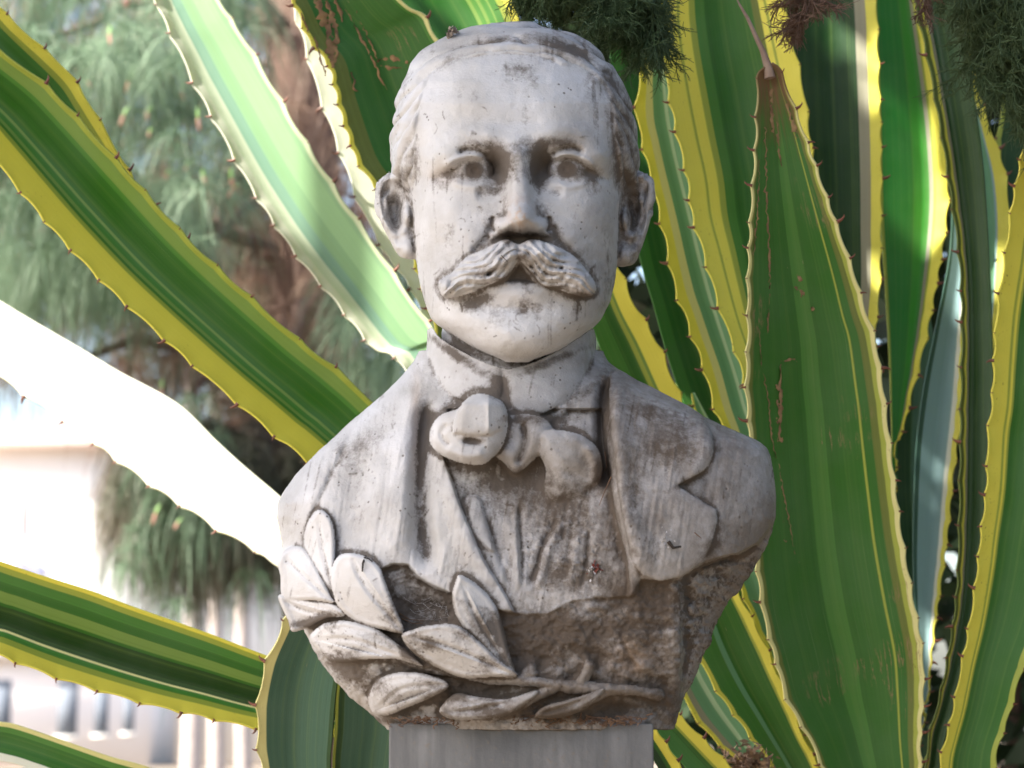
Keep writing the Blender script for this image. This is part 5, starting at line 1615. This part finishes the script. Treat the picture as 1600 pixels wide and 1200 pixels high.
def head_dirt(v, cav):
    U, V = v.U, v.V
    n1 = fbm(U / 13, V / 13, 5, 71)
    n2 = fbm(U / 5, V / 5, 4, 72)
    blob = lambda a, b, c, d, s=1.0, ang=0: s * v.gauss(a, b, c, d, ang, 1.2)
    d = v.canvas()
    for q in ((778, 255, 22, 30, .95), (742, 267, 18, 14, .5), (745, 228, 26, 9, .5), (702, 274, 24, 7, .5), (688, 287, 16, 10, .4), (765, 296, 20, 10, .5),
              (843, 255, 18, 30, 1.0), (887, 266, 22, 15, .6), (872, 222, 36, 10, .7), (920, 272, 20, 12, .6), (926, 290, 12, 16, .4), (820, 232, 18, 16, .4),
              (815, 374, 44, 7, .7), (800, 366, 14, 7, .6), (764, 350, 12, 18, .3), (868, 362, 14, 20, .45), (900, 392, 24, 8, .3), (812, 432, 26, 11, 1.0),
              (745, 470, 30, 9, .75, -12), (736, 482, 14, 8, .5), (780, 440, 14, 8, .6), (905, 462, 26, 6, .8), (872, 450, 20, 6, .6), (822, 475, 12, 8, .3), (815, 488, 9, 4, .3),
              (900, 480, 9, 30, .3), (720, 545, 30, 8, .8, 25), (820, 400, 12, 10, .4), (760, 425, 20, 7, .45, -25), (790, 410, 10, 10, .4), (810, 108, 22, 14, .28), (808, 118, 30, 20, .2),
              (870, 70, 44, 10, .5, 14), (790, 62, 50, 7, .35), (905, 84, 26, 9, .8, 24), (955, 150, 10, 55, .35), (964, 230, 10, 60, .4), (980, 200, 12, 80, .3),
              (700, 95, 22, 9, .4, -30), (640, 250, 12, 30, .3), (628, 120, 14, 40, .25), (618, 330, 14, 26, .75), (596, 300, 8, 24, .7), (990, 330, 12, 50, .75),
              (632, 275, 12, 10, .4), (920, 140, 14, 40, .2), (940, 120, 16, 12, .35), (985, 395, 10, 14, .4), (975, 275, 12, 14, .5), (860, 340, 10, 30, .2)):
        d += blob(*q[:4], q[4], q[5] if len(q) > 5 else 0)
    d *= 0.35 + 1.3 * n1
    hairst = fbm(U / 4 + V / 60, V / 60, 3, 74)
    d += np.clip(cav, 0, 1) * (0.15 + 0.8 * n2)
    d += sstep(930, 990, U) * sstep(420, 250, V) * 0.35 * hairst
    d += 0.30 * sstep(0.58, 0.75, fbm(U / 40, V / 60, 4, 75)) * n2 * 1.6
    # thin running streaks down the stone
    d += 0.35 * sstep(0.62, 0.8, fbm(U / 6, V / 110, 3, 76)) * sstep(0.45, 0.6, fbm(U / 60, V / 60, 2, 77))
    # scratches: short hair-thin fibres stuck to the surface
    for _ in range(46):
        a, b = rng.uniform(640, 965), rng.uniform(170, 555)
        L_, an = rng.uniform(2, 9), rng.uniform(0, 6.28)
        su, sv = v.box(a - 12, a + 12, b - 12, b + 12)
        uu = v.uu[su][:, None]; vv = v.vv[sv][None]
        t = np.clip(((uu - a) * math.cos(an) + (vv - b) * math.sin(an)) / L_, -1, 1) * L_
        bend = 0.12 * t * t * rng.uniform(-1, 1)
        q = np.hypot(uu - a - t * math.cos(an) - bend * math.sin(an), vv - b - t * math.sin(an) + bend * math.cos(an))
        d[su, sv] += np.exp(-(q / 0.95) ** 2) * rng.uniform(0.2, 0.8)
    film = 0.05 + 0.55 * sstep(820, 1000, U) + 0.5 * (fbm(U / 50, V / 50, 4, 91) - 0.5) + 0.25 * v.gauss(815, 300, 60, 80) + 0.3 * sstep(110, 50, V) + 0 * V  # grime film, with shade painted in towards the right of the head
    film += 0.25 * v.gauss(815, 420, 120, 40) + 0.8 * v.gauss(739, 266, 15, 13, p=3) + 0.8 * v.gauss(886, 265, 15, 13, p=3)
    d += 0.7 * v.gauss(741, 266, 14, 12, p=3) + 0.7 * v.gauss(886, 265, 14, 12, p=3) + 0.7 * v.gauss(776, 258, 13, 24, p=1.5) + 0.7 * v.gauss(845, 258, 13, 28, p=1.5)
    d += 0.6 * HAIR_GROOVE * (0.3 + n1) * (0.4 + 0.6 * sstep(840, 960, U) + 0.5 * sstep(110, 70, V))
    rust = 0.65 * v.gauss(812, 335, 18, 22) * sstep(0.35, 0.65, fbm(U / 6, V / 6, 4, 79)) + 0.25 * v.gauss(760, 365, 30, 30) * sstep(0.5, 0.7, n1) \
        + 0.2 * v.gauss(700, 275, 30, 14)
    return np.clip(d, 0, 1.2), np.clip(film, 0, 1), np.clip(rust, 0, 1)


def body_dirt(v, cav, cut):
    U, V = v.U, v.V
    n1 = fbm(U / 17, V / 17, 5, 81)
    n2 = fbm(U / 6, V / 6, 4, 82)
    d = v.canvas()
    blob = lambda a, b, c, e, s=1.0, ang=0: s * v.gauss(a, b, c, e, ang, 1.2)
    for q in ((665, 650, 12, 36, .6), (658, 700, 9, 40, .35), (945, 640, 10, 60, 1.0), (1010, 640, 50, 16, .55, 20), (1060, 700, 40, 30, .5), (985, 760, 16, 50, .45), (560, 700, 40, 20, .3, -30), (820, 775, 90, 30, .5), (900, 900, 70, 26, .5), (1000, 930, 60, 20, .8), (941, 740, 14, 26, .8), (800, 745, 60, 18, .75), (742, 690, 20, 8, .45), (775, 600, 12, 26, .7), (790, 610, 8, 26, .8),
              (840, 655, 60, 8, .6), (905, 620, 40, 9, .5, -40), (720, 560, 60, 8, .9, 35), (860, 566, 60, 7, .5, -22), (900, 800, 50, 40, .45), (870, 860, 50, 50, .35),
              (640, 900, 22, 10, .5), (650, 950, 36, 22, .6), (860, 980, 120, 24, .85), (820, 1010, 40, 50, .7), (910, 1000, 50, 30, .55), (1010, 965, 60, 24, .6), (1040, 1090, 30, 40, .6),
              (960, 1108, 46, 16, .8), (550, 1050, 40, 22, .8, 30), (640, 1022, 30, 9, .7, 25), (470, 975, 26, 7, .8), (500, 965, 28, 8, .8, -20), (760, 1035, 16, 16, .5), (665, 1005, 34, 8, .5, 20),
              (830, 1115, 120, 12, .7), (1030, 700, 60, 30, .3), (1070, 755, 26, 6, .7, -25), (1110, 860, 16, 40, .5, 20), (1000, 860, 40, 20, .25), (690, 1090, 40, 10, .7),
              (720, 1075, 60, 9, .6), (595, 1125, 40, 8, .9), (840, 1030, 26, 16, .6), (925, 1020, 22, 12, .5), (885, 1068, 40, 6, .4)):
        d += blob(*q[:4], q[4], q[5] if len(q) > 5 else 0)
    d *= 0.3 + 1.4 * n1
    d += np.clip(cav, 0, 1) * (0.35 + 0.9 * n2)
    d += cut * 0.30 * sstep(0.42, 0.66, fbm(U / 30, V / 30, 4, 83))
    # crackle on the rough side
    cr = np.abs(fbm(U / 14, V / 14, 4, 84) - 0.5)
    d += cut * sstep(1040, 1070, U) * 0.8 * np.exp(-(cr / 0.018) ** 2)
    d += (0.4 * np.exp(-(np.abs(fbm(U / 30, V / 30, 4, 85) - 0.5) / 0.008) ** 2)) * cut
    d += 0.25 * sstep(0.6, 0.78, fbm(U / 50, V / 60, 4, 86)) * n2 * 1.5
    d += 0.35 * sstep(0.62, 0.8, fbm((U + 0.2 * V) / 5, V / 70, 3, 87)) * sstep(0.42, 0.6, fbm(U / 60, V / 60, 2, 88)) * (1 - cut)
    for _ in range(60):
        a, b = rng.uniform(450, 1190), rng.uniform(560, 1120)
        L_, an = rng.uniform(2, 8), rng.uniform(0, 6.28)
        su, sv = v.box(a - 12, a + 12, b - 12, b + 12)
        uu = v.uu[su][:, None]; vv = v.vv[sv][None]
        t = np.clip(((uu - a) * math.cos(an) + (vv - b) * math.sin(an)) / L_, -1, 1) * L_
        q = np.hypot(uu - a - t * math.cos(an), vv - b - t * math.sin(an))
        d[su, sv] += np.exp(-(q / 0.95) ** 2) * rng.uniform(0.2, 0.8)
    film = 0.19 + 0.66 * sstep(660, 1010, U) + 0.5 * (fbm(U / 60, V / 60, 4, 90) - 0.5) + 0.25 * v.gauss(840, 780, 110, 110) + 0.3 * v.gauss(1080, 660, 60, 50) + 0.4 * cut + 0 * V  # grime film; its rise to the right is shade put into the colour
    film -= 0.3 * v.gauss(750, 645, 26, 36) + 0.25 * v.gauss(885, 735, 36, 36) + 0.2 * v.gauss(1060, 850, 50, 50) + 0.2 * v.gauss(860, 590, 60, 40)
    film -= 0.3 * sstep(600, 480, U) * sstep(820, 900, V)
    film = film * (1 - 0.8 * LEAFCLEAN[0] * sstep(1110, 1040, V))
    rust = 0.4 * v.gauss(985, 1030, 30, 30) * n2 + 0.25 * v.gauss(940, 740, 12, 30) + 0.3 * v.gauss(650, 650, 8, 60)
    return np.clip(d, 0, 1.2), np.clip(film, 0, 1), np.clip(rust, 0, 1)


def build_bust():
    t0 = time.time()
    root = empty('marble_bust', P(830, 1132, 0.0))
    root['_o'] = tuple(root.location)
    tag(root, 'weathered white marble bust of a moustached man in coat and cravat with laurel leaves', 'bust')
    mat = bust_mat()
    v, h, mask = sculpt_head()
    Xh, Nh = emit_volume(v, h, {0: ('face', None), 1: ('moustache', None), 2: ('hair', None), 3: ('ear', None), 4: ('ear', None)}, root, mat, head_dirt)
    del v
    v, h, cut = sculpt_body()
    names = {0: ('coat', None), 1: ('collar', None), 2: ('cravat', None), 3: ('shirt_front', None), 4: ('lapel', None), 8: ('laurel_stem', None), 9: ('rough_base', None)}
    for i in range(10):
        names[20 + i] = ('laurel_leaf', None)
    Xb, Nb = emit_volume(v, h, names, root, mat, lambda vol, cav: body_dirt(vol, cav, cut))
    del root['_o']
    print('bust %.1fs' % (time.time() - t0))
    return root, (Xh, Nh), (Xb, Nb)
# ------------------------------------------------------------------ pedestal
def pedestal():
    m = NT('grey_stained_marble')
    tc = m.n('TexCoord').outputs['Object']
    n1 = m.noise(m.mapping(tc, (1, 1, 0.25)), 28, 6, 0.6)
    n2 = m.noise(tc, 180, 4)
    c = m.ramp(n1, [(0.3, (0.07, 0.069, 0.067)), (0.5, (0.105, 0.103, 0.10)), (0.7, (0.15, 0.147, 0.143))])
    streak = m.ramp(m.noise(m.mapping(tc, (1, 1, 0.05)), 75, 4), [(0.48, 0.0), (0.66, 1.0)])
    c = m.mix(m.math('MULTIPLY', streak, 0.45), c, (0.045, 0.045, 0.045))
    c = m.mix(m.math('MULTIPLY', m.ramp(n2, [(0.6, 0.0), (0.72, 1.0)]), 0.5), c, (0.14, 0.11, 0.08))
    b = m.n('BsdfPrincipled')
    m.set(b.inputs['Base Color'], c)
    b.inputs['Roughness'].default_value = 0.6
    bp = m.n('Bump'); bp.inputs['Distance'].default_value = 0.0006
    m.set(bp.inputs['Height'], m.math('ADD', n1, n2)); m.set(b.inputs['Normal'], bp.outputs[0])
    mat = m.finish(b.outputs[0])
    y0, y1 = -0.062, 0.075
    a = P(608, 1130.5, y0); c1 = P(1021, 1130.5, y0)
    t = tag(empty('pedestal', ((a.x + c1.x) / 2, 0, 0)), 'grey streaked stone pedestal under the bust, cut off by the bottom edge', 'pedestal')
    t['_o'] = tuple(t.location)
    add_box('shaft', (a.x, y0, 0.28), (c1.x, y1, a.z), mat, t, bevel=0.0015)
    add_box('plinth', (a.x - 0.05, y0 - 0.05, 0.0), (c1.x + 0.05, y1 + 0.05, 0.2775), mat, t, bevel=0.006)
    del t['_o']


# ------------------------------------------------------------------ litter caught on the stone
def litter(head, body):
    X = np.vstack([head[0], body[0]])
    # project every surface point back to the frame to find what the lens sees first
    d = X - np.array([0, -D, CZ])
    fw = d[:, 1] * math.cos(PITCH) + d[:, 2] * math.sin(PITCH)
    up = -d[:, 1] * math.sin(PITCH) + d[:, 2] * math.cos(PITCH)
    u = 800 + FPX * d[:, 0] / fw
    v = 600 - FPX * up / fw
    front = (X[:, 1] < 0.02)
    u, v, X = u[front], v[front], X[front]

    def surf(a, b):
        q = (u - a) ** 2 + (v - b) ** 2
        k = np.argsort(q)[:12]
        return float(X[k, 1].min())
    tw = simple_mat('dry_twig', (0.09, 0.05, 0.03), (0.16, 0.09, 0.05), 80, 0.85)
    dk = simple_mat('black_twig', (0.02, 0.016, 0.013), (0.035, 0.025, 0.02), 80, 0.8)
    wb = simple_mat('old_web', (0.42, 0.42, 0.44), (0.34, 0.33, 0.33), 30, 0.9)
    red = simple_mat('red_husk', (0.20, 0.03, 0.02), (0.12, 0.03, 0.02), 80, 0.6)

    def twig(name, pts, r, mat, label, cat, lift=0.0012, group=None):
        P3 = [PA(a, b, surf(a, b) - lift - c) for a, b, c in pts]
        o = mesh_obj(name, *tubes([np.array(P3)], [np.linspace(r, r * 0.5, len(P3))], 6), mat)
        tag(o, label, cat, group)
        return o
    q = twig('twig', [(571, 869, 0.001), (567, 880, 0.002), (566, 893, 0)], 0.0011, dk, 'tiny black forked twig stuck on the large laurel leaf', 'twig')
    twig('twig', [(569, 871, 0.002), (576, 873, 0.001), (582, 878, 0)], 0.0007, dk, 'short black twig crossing the forked one on the laurel leaf', 'twig')
    twig('pine_needle', [(624, 958, 0), (640, 968, 0.001), (662, 970, 0)], 0.0005, tw, 'brown needle lying in the hollow, the upper one', 'needle')
    twig('pine_needle', [(628, 966, 0), (644, 974, 0.001), (660, 974, 0)], 0.0005, tw, 'brown needle lying in the hollow, the lower one', 'needle')
    twig('pine_needle', [(955, 745, 0.004), (946, 765, 0.004), (936, 790, 0)], 0.0005, tw, 'long thin needle leaning by the right end of the cravat', 'needle')
    twig('pine_needle', [(945, 705, 0.004), (948, 730, 0.003), (935, 748, 0)], 0.0004, tw, 'short thin needle behind the right end of the cravat', 'needle')
    twig('husk', [(1044, 846, 0.001), (1052, 856, 0.002), (1064, 854, 0.001)], 0.0016, dk, 'curled black husk on the lower lapel', 'husk')
    pts = np.array(PA(931, 888, surf(931, 888))) + rng.normal(size=(14, 3)) * [0.0022, 0.0006, 0.0028] - [0, 0.001, 0]
    tag(mesh_obj('husk', *cards(pts, 0.0024, 0.6, 8), red, smooth=False), 'small dark red husk on the shirt front', 'husk')
    pts = np.array(PA(926, 893, surf(926, 893))) + rng.normal(size=(16, 3)) * [0.0030, 0.0005, 0.0030] - [0, 0.001, 0]
    tag(mesh_obj('crumbs', *cards(pts, 0.0013, 0.7, 9), wb, smooth=False), 'pale crumbs beside the dark red husk on the shirt front', 'crumbs')
    pts = np.array(PA(1041, 843, surf(1041, 843))) + rng.normal(size=(16, 3)) * [0.0030, 0.0005, 0.0036] - [0, 0.001, 0]
    tag(mesh_obj('crumbs', *cards(pts, 0.0012, 0.7, 10), wb, smooth=False), 'pale crumbs beside the curled black husk on the lower lapel', 'crumbs')
    twig('twig', [(783, 399, 0.001), (788, 404, 0.0015), (793, 409, 0)], 0.0004, dk, 'hair thin dark fibre on the moustache', 'fibre')
    twig('twig', [(1085, 832, 0.001), (1091, 837, 0.0012), (1096, 841, 0)], 0.0005, tw, 'thin brown fibre near the edge of the lower lapel', 'fibre')
    # dry scale at the back of the crown
    r = np.random.default_rng(4)
    c = np.array(P(706, 50, surf(712, 56) + 0.0))
    pts = c + r.normal(size=(60, 3)) * [0.0026, 0.003, 0.002]
    vv, ff = cards(pts, 0.0022, 0.7, 3)
    tag(mesh_obj('debris', vv, ff, simple_mat('grey_crumbs', (0.16, 0.13, 0.11), (0.24, 0.2, 0.17), 200, 0.9), smooth=False), 'crumb of grey debris perched on top of the hair', 'debris')
    # rootlets and crumbs along the joint of bust and pedestal
    ps, rs = [], []
    for _ in range(150):
        a = r.choice([r.uniform(610, 730), r.uniform(800, 1015), r.uniform(900, 990)])
        b = r.uniform(1120, 1129)
        y = -0.064 - r.uniform(0.0, 0.006)
        n = 5
        w = np.cumsum(r.normal(0, 4, (n, 2)), 0)
        w[:, 1] = w[:, 1] * 0.45
        uu, vv_ = a + w[:, 0], np.clip(b + w[:, 1] + r.uniform(0, 6) * np.linspace(0, 1, n), 1112, 1142)
        ps.append(PA(uu, vv_, np.full(n, y)))
        rs.append(np.full(n, 0.00034 * r.uniform(0.6, 1.7)))
    vv, ff = tubes(ps, rs, 4)
    tag(mesh_obj('rootlets', vv, ff, tw), 'tangle of brown rootlets and fibres along the joint of bust and pedestal', 'rootlets', kind='stuff')
    ps, rs = [], []
    for _ in range(40):
        a = PA(r.uniform(655, 700), r.uniform(935, 975), 0)
        u0, v0 = r.uniform(650, 712), r.uniform(935, 978)
        u1, v1 = u0 + r.normal(0, 22), v0 + r.normal(0, 14)
        y = surf(680, 960) - 0.002
        ps.append(np.array([PA(u0, v0, y), PA((u0 + u1) / 2, (v0 + v1) / 2 + 3, y - 0.002), PA(u1, v1, y)]))
        rs.append(np.full(3, 0.00012))
    vv, ff = tubes(ps, rs, 3)
    tag(mesh_obj('cobweb', vv, ff, wb), 'grey cobweb threads in the hollow between the laurel leaves', 'cobweb', kind='stuff')
    # dead flower heads low on the agave at the right
    pts = np.array(P(1168, 1196, 0.43)) + r.normal(size=(420, 3)) * [0.012, 0.01, 0.009]
    vv, ff = cards(pts, 0.0045, 0.4, 9)
    tag(mesh_obj('dry_litter', vv, ff, simple_mat('brown_litter', (0.20, 0.12, 0.08), (0.30, 0.20, 0.13), 90, 0.9), smooth=False),
        'clump of brown dry litter caught between the low leaves right of the pedestal', 'litter', kind='stuff')


terrain()
far_buildings()
pine()
cypress()
agaves()
pedestal()
root, hd_, bd_ = build_bust()
litter(hd_, bd_)
